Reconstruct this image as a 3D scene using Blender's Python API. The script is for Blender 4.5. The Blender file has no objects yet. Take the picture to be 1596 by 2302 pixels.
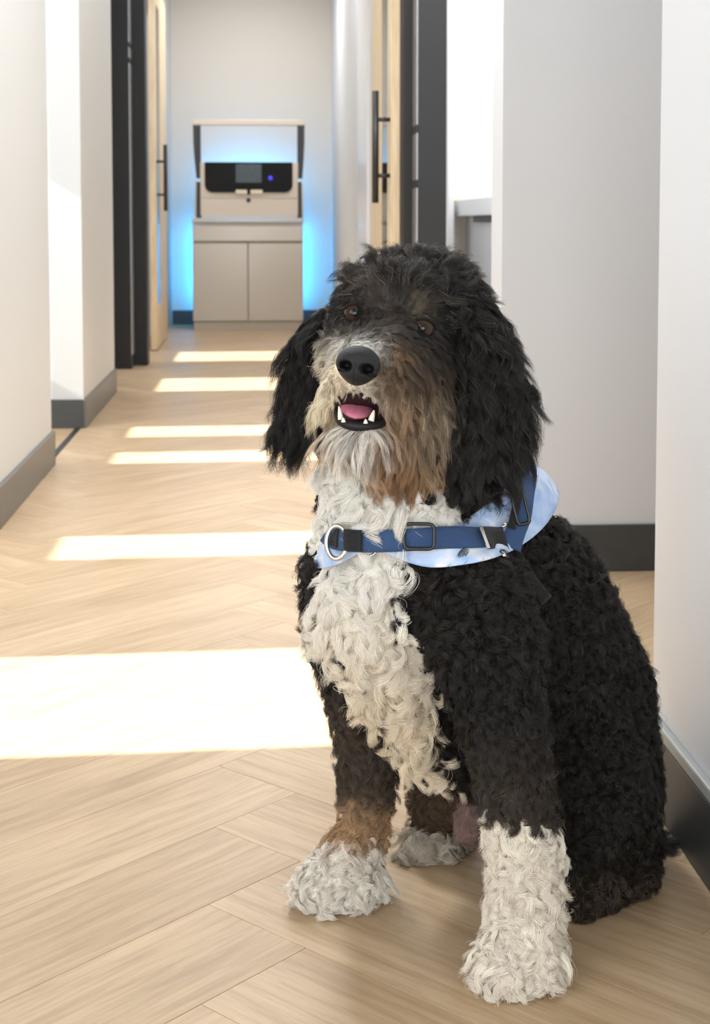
import bpy, bmesh, math, random
import numpy as np
from mathutils import Vector, Matrix, kdtree

# ------------------------------------------------------------------ camera, world, sun, area lights, exposure
SC = bpy.context.scene
COL = SC.collection
F_PX, CAM_H, PPX, PPY = 3313.0, 0.80, 798.0, 719.0          # focal length and principal point in photo pixels
PITCH, YAW = math.radians(3.78193), math.radians(3.67062)
fwd = np.array([math.sin(YAW)*math.cos(PITCH), math.cos(YAW)*math.cos(PITCH), -math.sin(PITCH)])
rgt = np.array([math.cos(YAW), -math.sin(YAW), 0.0])
upv = np.cross(rgt, fwd)
CAMP = np.array([0, 0, CAM_H])

cd = bpy.data.cameras.new('camera')
cam = bpy.data.objects.new('camera', cd)
COL.objects.link(cam)
cd.sensor_fit = 'VERTICAL'
cd.sensor_height = 36.0
cd.sensor_width = 24.96
cd.lens = F_PX/2302*36.0
cd.shift_y = -(1151-PPY)/2302
cd.clip_start = 0.05
cam.location = CAMP
cam.rotation_euler = Matrix((rgt, upv, -fwd)).transposed().to_euler()
cd.dof.use_dof = True
cd.dof.focus_distance = 1.50
cd.dof.aperture_fstop = 14.0
SC.camera = cam

SC.view_settings.view_transform = 'Standard'
SC.view_settings.look = 'None'
SC.view_settings.gamma = 1.0
SC.view_settings.use_curve_mapping = False
SC.view_settings.exposure = 0.0
SC.cycles.use_denoising = True
SC.cycles.max_bounces = 10
SC.cycles.diffuse_bounces = 6
SC.cycles.glossy_bounces = 4
SC.cycles.transmission_bounces = 4
SC.cycles.transparent_max_bounces = 8
SC.cycles.sample_clamp_indirect = 6.0
SC.cycles.caustics_reflective = False
SC.cycles.caustics_refractive = False
SC.cycles_curves.shape = 'RIBBONS'
SC.cycles_curves.subdivisions = 2

w = bpy.data.worlds.new('sky')
SC.world = w
w.use_nodes = True
nt = w.node_tree
bg = nt.nodes['Background']
sky = nt.nodes.new('ShaderNodeTexSky')
sky.sky_type = 'HOSEK_WILKIE'
sky.sun_direction = Vector((-1, -0.04, 0.6)).normalized()
sky.turbidity = 3.0
nt.links.new(sky.outputs[0], bg.inputs['Color'])
bg.inputs['Strength'].default_value = 0.6

def lamp(name, kind, loc, direction, energy, color=(1, 1, 1), **kw):
    l = bpy.data.lights.new(name, kind)
    l.energy = energy
    l.color = color
    for k, v in kw.items():
        setattr(l, k, v)
    o = bpy.data.objects.new(name, l)
    COL.objects.link(o)
    o.location = loc
    o.rotation_euler = Vector(direction).to_track_quat('-Z', 'Y').to_euler()
    return o

lamp('sun', 'SUN', (-6, 0, 5), (1, 0.05, -0.6), 24.0, (1.0, 0.98, 0.95), angle=math.radians(0.5))
# recessed ceiling lamps along the corridor and in the side rooms, plus one added counter fill
CEIL = 2.7
for y, e in ((3.4, 47), (5.6, 14), (8.0, 16), (10.2, 24)):
    lamp('ceiling_lamp', 'AREA', (-0.05, y, CEIL-0.02), (0, 0, -1), e, (0.97, 0.98, 1.0), shape='RECTANGLE', size=0.35, size_y=0.7)
lamp('side_corridor_lamp', 'AREA', (1.5, 2.6, CEIL-0.02), (0, 0, -1), 9, (0.97, 0.98, 1.0), size=0.9)
lamp('side_room_light', 'AREA', (1.5, 5.2, CEIL-0.02), (0, 0, -1), 46, (1.0, 0.97, 0.92), size=1.2)
lamp('side_room_light', 'AREA', (0.72, 4.2, 2.4), (0.5, 0.6, -1), 26, (1.0, 0.98, 0.95), size=0.5)  # added fill aimed at the counter front, hung free below the ceiling
lamp('left_room_lamp', 'AREA', (-1.6, 4.6, CEIL-0.02), (0, 0, -1), 40, (0.95, 0.98, 1.0), size=1.0)
lamp('left_room_lamp', 'AREA', (-1.6, 8.2, CEIL-0.02), (0, 0, -1), 25, (0.95, 0.98, 1.0), size=1.0)
# added soft fill behind the camera, and window daylight from the left
lamp('camera_side_fill', 'AREA', (-0.6, -2.6, 1.05), (0.1, 1, -0.01), 140, (0.985, 0.985, 0.985), shape='RECTANGLE', size=3.2, size_y=2.0)
lamp('left_window_light', 'AREA', (-1.9, 0.1, 1.45), (1, 0.55, -0.12), 36, (0.96, 0.98, 1.0), shape='RECTANGLE', size=1.8, size_y=1.7)

# ------------------------------------------------------------------ helpers
rng = np.random.default_rng(7)
random.seed(7)

def tag(o, label=None, cat=None, group=None, kind=None):
    if label: o['label'] = label
    if cat: o['category'] = cat
    if group: o['group'] = group
    if kind: o['kind'] = kind
    return o

def P(px, py, d):
    """world point seen at photo pixel (px, py) at corridor depth d (metres along +Y)"""
    r = fwd + rgt*(px-PPX)/F_PX + upv*(PPY-py)/F_PX
    return CAMP + r*(d/r[1])

def to_px(p):
    v = np.asarray(p)-CAMP
    z = v@fwd
    return PPX+F_PX*(v@rgt)/z, PPY-F_PX*(v@upv)/z

def mat(name, color, rough=0.5, metal=0.0, spec=0.5, bump=None, noise=None, emit=None, coat=0.0, sheen=0.0):
    m = bpy.data.materials.new(name)
    m.use_nodes = True
    n = m.node_tree
    b = n.nodes['Principled BSDF']
    b.inputs['Base Color'].default_value = (*color, 1)
    b.inputs['Roughness'].default_value = rough
    b.inputs['Metallic'].default_value = metal
    b.inputs['Specular IOR Level'].default_value = spec
    b.inputs['Coat Weight'].default_value = coat
    b.inputs['Sheen Weight'].default_value = sheen
    if emit:
        b.inputs['Emission Color'].default_value = (*emit[0], 1)
        b.inputs['Emission Strength'].default_value = emit[1]
    tc = n.nodes.new('ShaderNodeTexCoord')
    if noise:                                   # (scale, second colour, detail)
        t = n.nodes.new('ShaderNodeTexNoise')
        t.inputs['Scale'].default_value = noise[0]
        t.inputs['Detail'].default_value = noise[2] if len(noise) > 2 else 3
        mx = n.nodes.new('ShaderNodeMix')
        mx.data_type = 'RGBA'
        mx.inputs[6].default_value = (*color, 1)
        mx.inputs[7].default_value = (*noise[1], 1)
        n.links.new(tc.outputs['Object'], t.inputs['Vector'])
        n.links.new(t.outputs['Fac'], mx.inputs[0])
        n.links.new(mx.outputs[2], b.inputs['Base Color'])
    if bump:                                    # (scale, strength)
        t = n.nodes.new('ShaderNodeTexNoise')
        t.inputs['Scale'].default_value = bump[0]
        t.inputs['Detail'].default_value = 4
        bp = n.nodes.new('ShaderNodeBump')
        bp.inputs['Strength'].default_value = bump[1]
        bp.inputs['Distance'].default_value = 0.002
        n.links.new(tc.outputs['Object'], t.inputs['Vector'])
        n.links.new(t.outputs['Fac'], bp.inputs['Height'])
        n.links.new(bp.outputs[0], b.inputs['Normal'])
    return m

def link(name, me, m=None, parent=None, smooth=False):
    o = bpy.data.objects.new(name, me)
    COL.objects.link(o)
    if m is not None and not me.materials:
        me.materials.append(m)
    if parent is not None:
        o.parent = parent
    if smooth:
        me.polygons.foreach_set('use_smooth', [True]*len(me.polygons))
    return o

def bm_box(bm, x0, x1, y0, y1, z0, z1, bevel=0.0):
    vs = [bm.verts.new((x, y, z)) for x in (x0, x1) for y in (y0, y1) for z in (z0, z1)]
    f = [(0, 1, 3, 2), (4, 6, 7, 5), (0, 4, 5, 1), (2, 3, 7, 6), (0, 2, 6, 4), (1, 5, 7, 3)]
    fs = [bm.faces.new([vs[i] for i in q]) for q in f]
    if bevel > 0:
        es = list({e for g in fs for e in g.edges})
        bmesh.ops.bevel(bm, geom=es, offset=bevel, segments=2, affect='EDGES', profile=0.5)

def done(name, bm, m=None, parent=None, smooth=False):
    me = bpy.data.meshes.new(name)
    bmesh.ops.recalc_face_normals(bm, faces=bm.faces)
    bm.to_mesh(me)
    bm.free()
    return link(name, me, m, parent, smooth)

def box(name, x0, x1, y0, y1, z0, z1, m, parent=None, bevel=0.0):
    bm = bmesh.new()
    bm_box(bm, x0, x1, y0, y1, z0, z1, bevel)
    return done(name, bm, m, parent)

def boxes(name, lst, m, parent=None, bevel=0.0):
    bm = bmesh.new()
    for b in lst:
        t = bmesh.new()
        bm_box(t, *b, bevel)
        me = bpy.data.meshes.new('t')
        t.to_mesh(me); t.free()
        bm.from_mesh(me)
        bpy.data.meshes.remove(me)
    return done(name, bm, m, parent)

def empty(name, loc):
    o = bpy.data.objects.new(name, None)
    COL.objects.link(o)
    o.location = loc
    o.empty_display_size = 0.05
    return o

def tube(name, pts, rad, m, parent=None, seg=12, closed=False):
    """round bar swept along a polyline"""
    pts = [Vector(p) for p in pts]
    bm = bmesh.new()
    n = len(pts)
    rings = []
    prev = None
    for i, p in enumerate(pts):
        a = pts[(i-1) % n] if (closed or i > 0) else p
        b = pts[(i+1) % n] if (closed or i < n-1) else p
        t = (b-a).normalized()
        if prev is None:
            u = t.orthogonal().normalized()
        else:
            u = (prev-t*prev.dot(t)).normalized()
        prev = u
        v = t.cross(u)
        r = rad[i] if hasattr(rad, '__len__') else rad
        rings.append([bm.verts.new(p+(u*math.cos(2*math.pi*k/seg)+v*math.sin(2*math.pi*k/seg))*r) for k in range(seg)])
    for i in range(n if closed else n-1):
        A, B = rings[i], rings[(i+1) % n]
        for k in range(seg):
            bm.faces.new((A[k], A[(k+1) % seg], B[(k+1) % seg], B[k]))
    if not closed:
        bm.faces.new(rings[0]); bm.faces.new(rings[-1])
    return done(name, bm, m, parent, True)

# ------------------------------------------------------------------ materials of the setting
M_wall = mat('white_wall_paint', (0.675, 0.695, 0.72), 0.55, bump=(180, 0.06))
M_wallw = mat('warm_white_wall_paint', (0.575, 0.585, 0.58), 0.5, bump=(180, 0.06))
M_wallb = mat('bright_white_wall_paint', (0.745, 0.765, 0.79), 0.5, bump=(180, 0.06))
M_wallend = mat('warm_beige_wall_paint', (0.67, 0.625, 0.555), 0.5, bump=(180, 0.06))
M_cream = mat('cream_wall_paint', (0.86, 0.83, 0.74), 0.5, bump=(150, 0.05))
M_creamy = mat('pale_yellow_splashback', (0.84, 0.78, 0.62), 0.35, bump=(60, 0.03))
M_ceil = mat('ceiling_paint', (0.85, 0.85, 0.84), 0.7, bump=(90, 0.05))
M_base = mat('charcoal_skirting', (0.040, 0.042, 0.042), 0.45, noise=(30, (0.055, 0.057, 0.056)))
M_basel = mat('warm_grey_skirting', (0.10, 0.097, 0.09), 0.38, noise=(30, (0.12, 0.115, 0.105)))
M_caprail = mat('pale_grey_cap_rail', (0.33, 0.35, 0.34), 0.4, noise=(20, (0.38, 0.40, 0.39)))
M_greyfloor = mat('grey_tile_floor', (0.36, 0.37, 0.39), 0.5, noise=(8, (0.42, 0.43, 0.45)))
M_under = mat('dark_floor_joint', (0.34, 0.255, 0.165), 0.8, noise=(20, (0.38, 0.285, 0.185)))
M_black = mat('black_steel', (0.018, 0.019, 0.021), 0.42, noise=(14, (0.024, 0.025, 0.027)))
M_frame = mat('anthracite_door_frame', (0.018, 0.019, 0.021), 0.5, spec=0.3, noise=(10, (0.022, 0.023, 0.025)))
M_blackin = mat('black_door_rebate', (0.006, 0.0055, 0.005), 0.6, noise=(10, (0.010, 0.009, 0.008)))
M_alu = mat('brushed_aluminium', (0.5, 0.5, 0.51), 0.35, 1.0, noise=(60, (0.56, 0.56, 0.57)))
M_lac = mat('white_lacquer', (0.82, 0.83, 0.85), 0.25, noise=(5, (0.84, 0.85, 0.87)))

def wood(name, ca, cb, cc, axis=0, scale=1.0, rough=0.38, per_object=0.25, bumpd=0.0004):
    m = bpy.data.materials.new(name)
    m.use_nodes = True
    n = m.node_tree
    L = n.links.new
    b = n.nodes['Principled BSDF']
    tc = n.nodes.new('ShaderNodeTexCoord')
    oi = n.nodes.new('ShaderNodeObjectInfo')
    mp = n.nodes.new('ShaderNodeMapping')
    sc = [16.0*scale]*3
    sc[axis] = 1.1*scale
    mp.inputs['Scale'].default_value = sc
    add = n.nodes.new('ShaderNodeVectorMath'); add.operation = 'ADD'
    mul = n.nodes.new('ShaderNodeVectorMath'); mul.operation = 'SCALE'
    cmb = n.nodes.new('ShaderNodeCombineXYZ')
    m2 = n.nodes.new('ShaderNodeMath'); m2.operation = 'MULTIPLY'; m2.inputs[1].default_value = 7.31
    m3 = n.nodes.new('ShaderNodeMath'); m3.operation = 'FRACT'
    L(oi.outputs['Random'], m2.inputs[0]); L(m2.outputs[0], m3.inputs[0])
    L(oi.outputs['Random'], cmb.inputs[0]); L(m3.outputs[0], cmb.inputs[1]); L(oi.outputs['Random'], cmb.inputs[2])
    L(cmb.outputs[0], mul.inputs[0]); mul.inputs['Scale'].default_value = 37.0
    L(tc.outputs['Object'], mp.inputs['Vector'])
    L(mp.outputs[0], add.inputs[0]); L(mul.outputs[0], add.inputs[1])
    # broad, warped cathedral figure
    wv = n.nodes.new('ShaderNodeTexNoise'); wv.inputs['Scale'].default_value = 0.55; wv.inputs['Detail'].default_value = 5
    wv.inputs['Roughness'].default_value = 0.62; wv.inputs['Distortion'].default_value = 0.9
    L(add.outputs[0], wv.inputs['Vector'])
    fine = n.nodes.new('ShaderNodeTexNoise'); fine.inputs['Scale'].default_value = 5.0; fine.inputs['Detail'].default_value = 6
    fine.inputs['Roughness'].default_value = 0.7
    L(add.outputs[0], fine.inputs['Vector'])
    big = n.nodes.new('ShaderNodeTexNoise'); big.inputs['Scale'].default_value = 2.2; big.inputs['Detail'].default_value = 2
    L(tc.outputs['Object'], big.inputs['Vector'])
    r1 = n.nodes.new('ShaderNodeValToRGB')
    r1.color_ramp.elements[0].position = 0.36; r1.color_ramp.elements[0].color = (*cb, 1)
    r1.color_ramp.elements[1].position = 0.62; r1.color_ramp.elements[1].color = (*ca, 1)
    L(wv.outputs['Fac'], r1.inputs[0])
    r2 = n.nodes.new('ShaderNodeValToRGB')
    r2.color_ramp.elements[0].position = 0.38; r2.color_ramp.elements[0].color = (0.81, 0.79, 0.76, 1)
    r2.color_ramp.elements[1].position = 0.60; r2.color_ramp.elements[1].color = (1.06, 1.06, 1.06, 1)
    L(fine.outputs['Fac'], r2.inputs[0])
    mm = n.nodes.new('ShaderNodeMix'); mm.data_type = 'RGBA'; mm.blend_type = 'MULTIPLY'; mm.inputs[0].default_value = 1.0
    L(r1.outputs[0], mm.inputs[6]); L(r2.outputs[0], mm.inputs[7])
    m4 = n.nodes.new('ShaderNodeMix'); m4.data_type = 'RGBA'
    mr = n.nodes.new('ShaderNodeMath'); mr.operation = 'MULTIPLY'; mr.inputs[1].default_value = per_object
    L(m3.outputs[0], mr.inputs[0])
    ad = n.nodes.new('ShaderNodeMath'); ad.operation = 'MULTIPLY'; L(big.outputs['Fac'], ad.inputs[0]); L(mr.outputs[0], ad.inputs[1])
    ad2 = n.nodes.new('ShaderNodeMath'); ad2.operation = 'MULTIPLY'; ad2.inputs[1].default_value = 2.0; L(ad.outputs[0], ad2.inputs[0])
    L(ad2.outputs[0], m4.inputs[0]); L(mm.outputs[2], m4.inputs[6]); m4.inputs[7].default_value = (*cc, 1)
    L(m4.outputs[2], b.inputs['Base Color'])
    b.inputs['Roughness'].default_value = rough
    b.inputs['Specular IOR Level'].default_value = 0.45
    bp = n.nodes.new('ShaderNodeBump'); bp.inputs['Strength'].default_value = 0.35; bp.inputs['Distance'].default_value = bumpd
    L(fine.outputs['Fac'], bp.inputs['Height']); L(bp.outputs[0], b.inputs['Normal'])
    return m

M_oak = wood('oak_plank', (0.535, 0.395, 0.247), (0.43, 0.303, 0.178), (0.38, 0.265, 0.155), per_object=0.13)
M_doorwood = wood('pale_oak_door', (0.76, 0.62, 0.42), (0.70, 0.55, 0.35), (0.72, 0.57, 0.38), axis=2, scale=0.8, rough=0.45)

def glass(name, tint=(0.97, 0.985, 1.0)):
    m = bpy.data.materials.new(name)
    m.use_nodes = True
    n = m.node_tree
    n.nodes.remove(n.nodes['Principled BSDF'])
    out = n.nodes['Material Output']
    tr = n.nodes.new('ShaderNodeBsdfTransparent'); tr.inputs[0].default_value = (*tint, 1)
    gl = n.nodes.new('ShaderNodeBsdfGlossy'); gl.inputs['Roughness'].default_value = 0.02
    fr = n.nodes.new('ShaderNodeFresnel'); fr.inputs[0].default_value = 1.5
    mx = n.nodes.new('ShaderNodeMixShader')
    n.links.new(fr.outputs[0], mx.inputs[0]); n.links.new(tr.outputs[0], mx.inputs[1]); n.links.new(gl.outputs[0], mx.inputs[2])
    n.links.new(mx.outputs[0], out.inputs[0])
    return m
M_glass = glass('clear_door_glass')

def S(o):
    o['kind'] = 'structure'
    return o

# ------------------------------------------------------------------ the setting
XL, XR, YE = -0.69, 0.545, 11.6
floor = S(box('floor', -0.71, 2.6, -3.0, 11.75, -0.06, -0.012, M_under))
S(box('floor', -2.6, -0.711, -3.0, 11.75, -0.06, -0.002, M_greyfloor))
# herringbone oak planks: every plank an object of its own, all sharing one mesh
PW, PN = 0.157, 5
PL = PW*PN
q2 = math.sqrt(0.5)
ox = -0.064-(PN-1)*PW*q2
oy = 1.691
bm = bmesh.new()
bm_box(bm, -PL/2+0.0002, PL/2-0.0002, -PW/2+0.0002, PW/2-0.0002, -0.012, 0.0, 0.0)
top = [e for e in bm.edges if all(v.co.z > -0.001 for v in e.verts)]
bmesh.ops.bevel(bm, geom=top, offset=0.0005, segments=1, affect='EDGES')
plank_me = bpy.data.meshes.new('plank')
bmesh.ops.recalc_face_normals(bm, faces=bm.faces)
bm.to_mesh(plank_me); bm.free()
plank_me.materials.append(M_oak)
cand = []
for j in range(-70, 140):
    for mI in range(-6, 7):
        for kind in (0, 1):
            if kind == 0:
                u, v, a = j+2*PN*mI+PN/2, j+0.5, 0.0
            else:
                u, v, a = j+PN+0.5+2*PN*mI, j-PN+1+PN/2, math.pi/2
            x = (u-v)*PW*q2+ox
            y = (u+v)*PW*q2+oy-(PN+1)*PW*q2
            h = PL*q2/2
            e = h+PW*q2/2
            ok = y+e > 0.95 and y-e < YE and x+e > -0.69 and x-e < 0.55
            ok = ok or (1.9 < y+e and y-e < 3.35 and x+e > 0.5 and x-e < 1.3)
            if ok:
                cand.append((y, x, a))
cand.sort()
rest = []
for i, (y, x, a) in enumerate(cand):
    M4 = Matrix.Translation((x, y, 0)) @ Matrix.Rotation(math.pi/4+a+(math.pi if random.random() < 0.5 else 0), 4, 'Z')
    if i < 295:
        o = bpy.data.objects.new('plank', plank_me)
        COL.objects.link(o)
        o.parent = floor
        o.matrix_local = M4
    else:
        rest.append(M4)
print('planks', len(cand))
if rest:
    bm = bmesh.new()
    for M4 in rest:
        t = plank_me.copy(); t.transform(M4); bm.from_mesh(t); bpy.data.meshes.remove(t)
    o = done('plank', bm, M_oak, floor); o['kind'] = 'stuff'
S(box('trim_1', -0.722, -0.700, 4.86, 5.78, -0.012, 0.003, M_frame, bevel=0.001))   # threshold strip of the left opening

S(box('ceiling', -2.6, 2.6, -3.0, 11.75, CEIL, CEIL+0.1, M_ceil))
TH = 0.12
# left: corridor wall with its openings
LOP = [(-3.0, -1.2), (1.15, 1.75), (3.84, 4.88), (5.765, 6.99)]
S(boxes('wall_left', [(XL-TH, XL, a, b, -0.012, CEIL) for a, b in LOP] +
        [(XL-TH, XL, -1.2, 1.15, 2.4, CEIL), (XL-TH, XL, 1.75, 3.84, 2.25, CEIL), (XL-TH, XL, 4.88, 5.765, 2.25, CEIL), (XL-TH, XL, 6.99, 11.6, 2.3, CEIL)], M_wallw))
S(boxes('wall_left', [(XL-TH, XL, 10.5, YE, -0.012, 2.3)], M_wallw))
S(box('wall_left', -2.5, XL-TH, 5.765, 5.90, -0.012, CEIL, M_wall))                   # cross wall seen through the left opening
BH = 0.112
S(box('baseboard_left', XL, XL+0.011, 3.84, 4.891, 0.0, BH, M_basel, bevel=0.003))
S(box('baseboard_left', XL, XL+0.011, 5.754, 6.99, 0.0, BH, M_basel, bevel=0.003))
S(box('baseboard_left', -2.5, XL+0.0005, 5.753, 5.765, 0.0, BH, M_base, bevel=0.002))
S(box('baseboard_left', XL-TH, XL+0.011, 4.88, 4.891, 0.0, BH, M_base, bevel=0.002))
# left facade with the sunlit windows
WIN = [(2.08, 2.60, 1.2, 1.76), (3.39, 3.65, 1.2, 1.95), (4.76, 5.03, 1.2, 2.0), (5.40, 5.70, 1.2, 2.0), (6.9, 7.47, 1.2, 2.0), (8.42, 9.02, 1.2, 2.0)]
XF = -2.5
segs = [(XF-0.04, XF, -3.0, 11.75, -0.012, 1.2), (XF-0.04, XF, -3.0, 11.75, 2.0, CEIL)]
yy = -3.0
for a, b, z0, z1 in WIN:
    segs.append((XF-0.04, XF, yy, a, 1.2, 2.0))
    if z1 < 2.0:
        segs.append((XF-0.04, XF, a, b, z1, 2.0))
    yy = b
segs.append((XF-0.04, XF, yy, 11.75, 1.2, 2.0))
S(boxes('wall_outer', segs, M_wall))
# end of the corridor
S(box('wall_end', -2.5, 2.6, YE, YE+0.12, -0.012, CEIL, M_wallend))
S(box('baseboard_end', XL, XR, YE-0.012, YE, 0.0, BH, M_base, bevel=0.002))
# right: near wall, recess wall, side room
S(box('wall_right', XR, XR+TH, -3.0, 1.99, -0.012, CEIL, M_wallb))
S(box('baseboard_right', XR-0.012, XR, -3.0, 2.0, 0.0, 0.105, M_base, bevel=0.002))
S(box('trim_2', XR-0.012, XR, -3.0, 2.0, 0.105, 0.123, M_caprail, bevel=0.003))
S(box('baseboard_right', XR-0.012, XR+TH, 1.99, 2.002, 0.0, 0.105, M_base, bevel=0.002))
S(box('wall_recess', XR, 2.6, 3.305, 3.459, -0.012, CEIL, M_wall))
S(box('baseboard_recess', XR-0.010, 2.6, 3.294, 3.305, 0.0, 0.108, M_base, bevel=0.002))
S(box('baseboard_recess', XR-0.010, XR, 3.294, 3.459, 0.0, 0.108, M_base, bevel=0.002))
S(boxes('wall_right', [(XR+0.015, XR+TH, 5.2, YE, -0.012, CEIL), (XR, XR+TH, 3.459, 5.2, 2.35, CEIL), (XR, XR+TH, 7.1, 10.05, -0.012, CEIL)], M_wall))
S(box('trim_3', XR-0.012, XR+0.015, 7.38, 8.1, -0.0, CEIL, M_lac, bevel=0.003))
S(box('baseboard_right', XR+0.004, XR+0.015, 5.3, YE, 0.0, BH, M_base, bevel=0.002))
S(box('wall_outer', 2.6, 2.7, -3.0, 11.75, -0.012, CEIL, M_wall))
S(boxes('wall_side_room', [(XR+TH, 2.6, 6.66, 6.78, -0.012, CEIL)], M_cream))
S(box('trim_4', 0.86, 2.6, 6.652, 6.66, 0.90, 1.058, M_creamy, bevel=0.001))
S(box('trim_5', 0.86, 2.6, 6.650, 6.66, 1.058, 1.066, M_cream, bevel=0.001))
S(box('trim_6', 0.70, 0.857, 6.50, 6.66, -0.0, CEIL, M_wall, bevel=0.003))
S(box('wall_back', -2.5, 2.6, -3.1, -3.0, -0.012, CEIL, M_wall))

# dark door portal: two stepped posts with a steel seal strip on each side
def portal(n, side, xa, xb, xc, y):
    """xa..xb front post, xb..xc rear rebate post; side +1 right"""
    lo, hi = min(xa, xb), max(xa, xb)
    f = S(box('trim_%d' % n, lo, hi, y, y+0.15, 0.0, 2.3, M_frame, bevel=0.003))
    xr = xb+side*0.006
    lo2, hi2 = min(xr, xc), max(xr, xc)
    box('post', lo2, hi2, y+0.19, y+0.34, 0.0, 2.3, M_blackin if side > 0 else M_frame, f, bevel=0.002)
    s0, s1 = sorted((xb, xb-side*0.0035))
    box('seal_strip', s0, s1, y+0.010, y+0.15, 0.075, 2.3, M_alu, f)
    for z in (1.66, 1.745) if side < 0 else (0.92, 1.11):
        box('strike_plate', s0-0.001, s1+0.001, y+0.006, y+0.155, z, z+0.028, M_blackin, f)
    return f
portal(7, -1, -0.83, -0.705, -0.632, 8.08)
portal(8, 1, 0.645, 0.5455, 0.514, 5.10)

# door leaves: oak frame, glass, black pull handle
def leaf(name, x_face, side, y0, y1, hy):
    t = 0.036*side
    xa, xb = sorted((x_face, x_face+t))
    ya, yb = y0+0.14, y0+0.42
    d = S(empty(name, (x_face, y0, 0)))
    def pb(nm, a, b, z0, z1, m, xx=(xa, xb), bev=0.002):
        o = box(nm, xx[0], xx[1], a, b, z0, z1, m, None, bev)
        o.parent = d
        o.matrix_parent_inverse = Matrix.Translation((-x_face, -y0, 0))
        return o
    pb('stile', y0, ya, 0.006, 2.28, M_doorwood)
    pb('stile', yb, y1, 0.006, 2.28, M_doorwood)
    pb('rail', ya, yb, 0.006, 0.28, M_doorwood)
    pb('rail', ya, yb, 2.16, 2.28, M_doorwood)
    xm = (xa+xb)/2
    pb('pane', ya, yb, 0.28, 2.16, M_glass, tuple(sorted((x_face+side*0.002, x_face+side*0.009))), 0)
    hx = x_face-side*0.055
    h = tube('handle', [(hx, hy, 0.872), (hx, hy, 1.285)], 0.0125, M_black, None, 16)
    h.parent = d; h.matrix_parent_inverse = Matrix.Translation((-x_face, -y0, 0))
    for z in (0.973, 1.18):
        s = tube('standoff', [(x_face, hy, z), (hx, hy, z)], 0.008, M_black, None, 12)
        s.parent = h
        s.matrix_parent_inverse = h.matrix_parent_inverse.copy() if False else Matrix.Identity(4)
    return d
leaf('door_1', -0.646, -1, 9.22, 10.28, 9.33)
leaf('door_2', 0.482, 1, 5.46, 6.42, 5.475)
# ------------------------------------------------------------------ counter in the side room
M_ctop = mat('pale_grey_worktop', (0.78, 0.79, 0.82), 0.35, noise=(12, (0.80, 0.81, 0.84)))
M_shadow = mat('worktop_shadow', (0.05, 0.05, 0.05), 0.6, noise=(10, (0.06, 0.06, 0.06)))  # dark colour stands in for the shade under the worktop
ct = empty('reception_counter', (1.3, 5.8, 0))
tag(ct, 'white counter with pale grey worktop seen through the opening beside the dark door post', 'counter')
def ch(o, parent):
    o.parent = parent
    o.matrix_parent_inverse = Matrix.Translation(-Vector(parent.location))
    return o
ch(box('worktop', 0.875, 1.9, 4.7, 6.645, 0.828, 0.90, M_ctop, bevel=0.004), ct)
ch(box('carcass', 0.93, 1.9, 4.75, 6.645, 0.0, 0.827, M_lac, bevel=0.003), ct)
ch(box('gap_strip', 0.905, 0.9295, 4.75, 6.25, 0.800, 0.8275, M_shadow), ct)  # dark strip drawn as the worktop's shade on the carcass
ch(box('bracket', 0.912, 0.929, 5.74, 5.80, 0.785, 0.7995, M_alu, bevel=0.002), ct)

# ------------------------------------------------------------------ cabinet at the end of the corridor
M_beige = mat('gloss_beige_laminate', (0.50, 0.455, 0.385), 0.16, noise=(3, (0.52, 0.47, 0.40)), spec=0.55)
M_beige2 = mat('beige_cabinet_edge', (0.45, 0.40, 0.33), 0.3, noise=(3, (0.47, 0.42, 0.35)))
M_gap = mat('shadow_gap_channel', (0.30, 0.26, 0.21), 0.5, noise=(10, (0.32, 0.28, 0.23)))
M_led = mat('blue_light_strip', (0.1, 0.4, 1.0), 0.5, emit=((0.05, 0.42, 1.0), 46.0), noise=(2, (0.1, 0.42, 1.0)))
CX0, CX1, CY, CTOP = -0.500, 0.317, 10.97, 0.833
cab = empty('base_cabinet', ((CX0+CX1)/2, 11.2, 0))
tag(cab, 'glossy beige two-door base cabinet with blue light glowing behind it', 'cabinet')
mid = -0.092
ch(box('carcass', CX0+0.002, CX1-0.002, CY+0.022, 11.46, 0.065, 0.775, M_beige2, bevel=0.002), cab)
ch(box('plinth', CX0+0.004, CX1-0.004, CY+0.012, 11.44, 0.0, 0.064, M_beige2, bevel=0.002), cab)
ch(box('worktop', CX0-0.001, CX1+0.004, CY-0.012, 11.47, 0.803, CTOP, M_beige, bevel=0.004), cab)
ch(box('apron', CX0, CX1, CY+0.004, CY+0.02, 0.776, 0.802, M_beige2, bevel=0.001), cab)
ch(box('drawer', CX0, CX1, CY, CY+0.02, 0.662, 0.775, M_beige, bevel=0.002), cab)
ch(box('gap_strip', CX0+0.003, CX1-0.003, CY+0.010, CY+0.0215, 0.646, 0.6615, M_gap), cab)
ch(box('door', CX0, mid-0.005, CY, CY+0.02, 0.068, 0.645, M_beige, bevel=0.002), cab)
ch(box('door', mid+0.005, CX1, CY, CY+0.02, 0.068, 0.645, M_beige, bevel=0.002), cab)
for x0, x1 in ((CX0+0.005, CX0+0.03), (CX1-0.03, CX1-0.005)):
    ch(box('light_strip', x0, x1, 11.4615, 11.467, 0.15, 0.79, M_led), cab)
ch(box('light_strip', CX0+0.12, CX1-0.12, 11.4705, 11.476, 0.805, 0.825, M_led), cab)

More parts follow.
